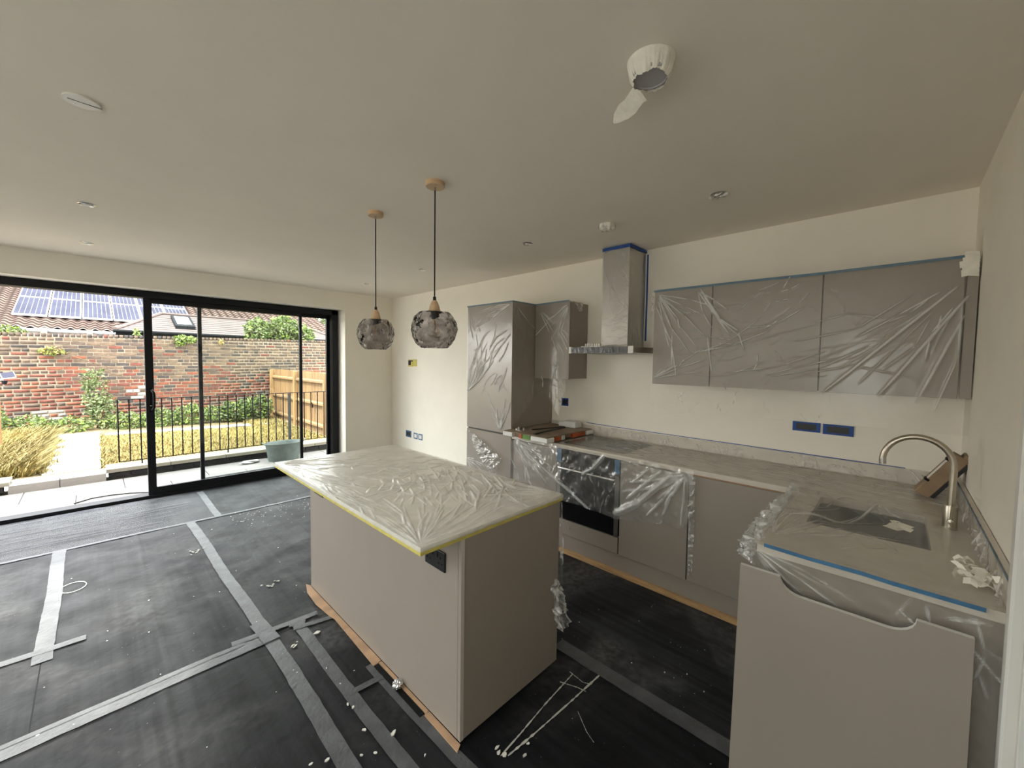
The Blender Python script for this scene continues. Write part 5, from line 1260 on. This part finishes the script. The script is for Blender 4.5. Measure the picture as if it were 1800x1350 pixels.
# ------------------------------------------------------------------ house beyond the wall
hs = thing('neighbour_house', 'long low house with pantile roof beyond the brick wall', 'house', (2, 18, 0))
MB().box(-9, 7.2, 17.3, 26, 0, 2.33).build('house_wall', M['render'], hs)
s_, a_ = .36, 2.36
def rz(y): return a_+(y-17)*s_
# pantiled slope: waved stepped surface
nx, ny = 620, 40; X = np.linspace(-7.5, 7.35, nx); rowsY = np.linspace(16.9, 25.5, ny)
VV = []
for j in range(ny-1):
    for e_ in (0, 1):
        y = rowsY[j] if e_ == 0 else rowsY[j+1]+.03
        VV.append(np.stack([X, np.full(nx, y), rz(y)+(.05 if e_ == 0 else .0)+.032*np.sin(X*2*PI/.24)], 1))
V = np.concatenate(VV); idx = np.arange(nx*2*(ny-1)).reshape(-1, nx)
F = []; MI = []
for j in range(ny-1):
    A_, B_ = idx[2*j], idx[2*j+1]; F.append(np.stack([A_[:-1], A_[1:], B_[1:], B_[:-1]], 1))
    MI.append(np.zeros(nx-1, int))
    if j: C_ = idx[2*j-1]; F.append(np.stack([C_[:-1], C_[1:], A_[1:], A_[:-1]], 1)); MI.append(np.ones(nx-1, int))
np_mesh('roof_pantiles', V, np.concatenate(F), [M['tile'], mat('pantile_shadow_line', (.028, .018, .015), .9)], hs, smooth=False, kind='stuff', mi=np.concatenate(MI))  # riser faces coloured dark: painted shadow lines between the tile rows
b = MB(); b.prism([(16.92, 2.30), (25.6, rz(25.6)-.05), (25.6, 2.2), (17.2, 2.2)], 0, -7.5, 7.30); b.build('roof_core', M['fascia'], hs)
b = MB(); b.tube([(-7.5, 16.86, 2.30), (.9, 16.86, 2.30)], .05, 8); b.build('gutter', M['pvf'], hs)
MB().box(-7.5, 7, 16.90, 16.93, 2.12, 2.27).build('fascia_board', M['render'], hs)
b = MB()
for x in (-.9, -.05): b.box(x-.06, x+.06, 16.78, 16.92, 2.2, 2.38)
b.build('gutter_bracket', M['coping'], hs)
sa = thing('solar_array', 'array of blue-grey solar panels on the pantiled roof', 'solar panel', (.45, 19.6, rz(19.6)))
cell_me = None
for r_ in range(2):
    for c_ in range(6):
        x0 = -1.53+c_*.662; y0 = 17.78+r_*1.86; y1 = y0+1.83
        pn = []
        b = MB(); z_ = lambda y: rz(y)+.13
        V_ = [(x0+.01, y0, z_(y0)), (x0+.65, y0, z_(y0)), (x0+.65, y1, z_(y1)), (x0+.01, y1, z_(y1))]
        n_ = [(p[0], p[1], p[2]-.04) for p in V_]
        vs1 = [b.bm.verts.new(p) for p in V_]; vs2 = [b.bm.verts.new(p) for p in n_]
        b.bm.faces.new(vs1); b.bm.faces.new(list(reversed(vs2)))
        for i in range(4): b.bm.faces.new((vs2[i], vs2[(i+1) % 4], vs1[(i+1) % 4], vs1[i]))
        o = b.build('panel_frame', M['pvf'], sa)
        b = MB()
        for ci in range(6):
            xa = x0+.035+ci*.0985; 
            q = [(xa, y0+.05), (xa+.091, y0+.05), (xa+.091, y1-.05), (xa, y1-.05)]
            b.poly([(x, y, z_(y)+.004) for x, y in q])
        b.build('cell_columns', M['pv'], o)
# lower extension roof in front
t = thing('neighbour_extension', 'low brown-tiled extension roof with dark fascia beyond the brick wall', 'building', (3, 16, 0))
ex0, ex1, ey = .40, 6.1, 14.4; ze = 2.30; yr_ = 16.05; zr = 2.90; hx0, hx1 = 1.42, 5.0
nrow = 9; 
b = MB()
for j in range(nrow):
    f0, f1 = j/nrow, (j+1)/nrow; off = .02
    A0 = (ex0+(hx0-ex0)*f0, ey+(yr_-ey)*f0, ze+(zr-ze)*f0+off); A1 = (ex1+(hx1-ex1)*f0, A0[1], A0[2]); B0 = (ex0+(hx0-ex0)*f1, ey+(yr_-ey)*f1, ze+(zr-ze)*f1); B1 = (ex1+(hx1-ex1)*f1, B0[1], B0[2])
    b.poly([A0, A1, B1, B0]); b.poly([(A0[0], A0[1]-.002, A0[2]-off-.004), (A1[0], A1[1]-.002, A1[2]-off-.004), A1, A0])
b.build('tiled_slope', M['tile2'], t)
b = MB(); b.poly([(ex0, ey, ze), (hx0, yr_, zr), (hx0, 16.75, zr-.1), (ex0, 16.7, ze)]); b.poly([(ex1, ey, ze), (hx1, yr_, zr), (hx1, 16.75, zr-.1), (ex1, 16.7, ze)]); b.poly([(hx0, yr_, zr), (hx1, yr_, zr), (hx1, 16.75, zr-.1), (hx0, 16.75, zr-.1)]); b.build('hip_slopes', M['tile2'], t)
b = MB(); b.tube([(ex0, ey, ze+.03), (hx0, yr_, zr+.03)], .045, 6); b.tube([(hx0, yr_, zr+.03), (hx1, yr_, zr+.03)], .04, 6); b.tube([(ex1, ey, ze+.03), (hx1, yr_, zr+.03)], .045, 6); b.build('ridge_tiles', M['tile2'], t)
MB().box(ex0, ex1, ey-.06, ey-.02, 2.05, 2.29).build('fascia_board', M['fascia'], t); MB().box(ex0+.1, ex1-.1, ey+.05, 16.7, 0, 2.2).build('extension_wall', M['fascia'], t)
b = MB(); b.tube([(ex0-.05, ey-.1, 2.27), (ex1, ey-.1, 2.27)], .04, 6); b.build('gutter', M['fascia'], t)
# rooflight
def ez(y): return ze+(zr-ze)*(y-ey)/(yr_-ey)
b = MB(); q = [(1.60, 14.72), (2.04, 14.72), (2.04, 15.72), (1.60, 15.72)]
vs1 = [b.bm.verts.new((x, y, ez(y)+.10)) for x, y in q]; vs2 = [b.bm.verts.new((x, y, ez(y)-.02)) for x, y in q]
b.bm.faces.new(vs1)
for i in range(4): b.bm.faces.new((vs2[i], vs2[(i+1) % 4], vs1[(i+1) % 4], vs1[i]))
rf = b.build('rooflight_frame', M['fascia'], t)
b = MB(); b.poly([(x, y, ez(y)+.106) for x, y in ((1.66, 14.86), (1.98, 14.86), (1.98, 15.60), (1.66, 15.60))]); b.build('rooflight_pane', M['skyl'], rf)
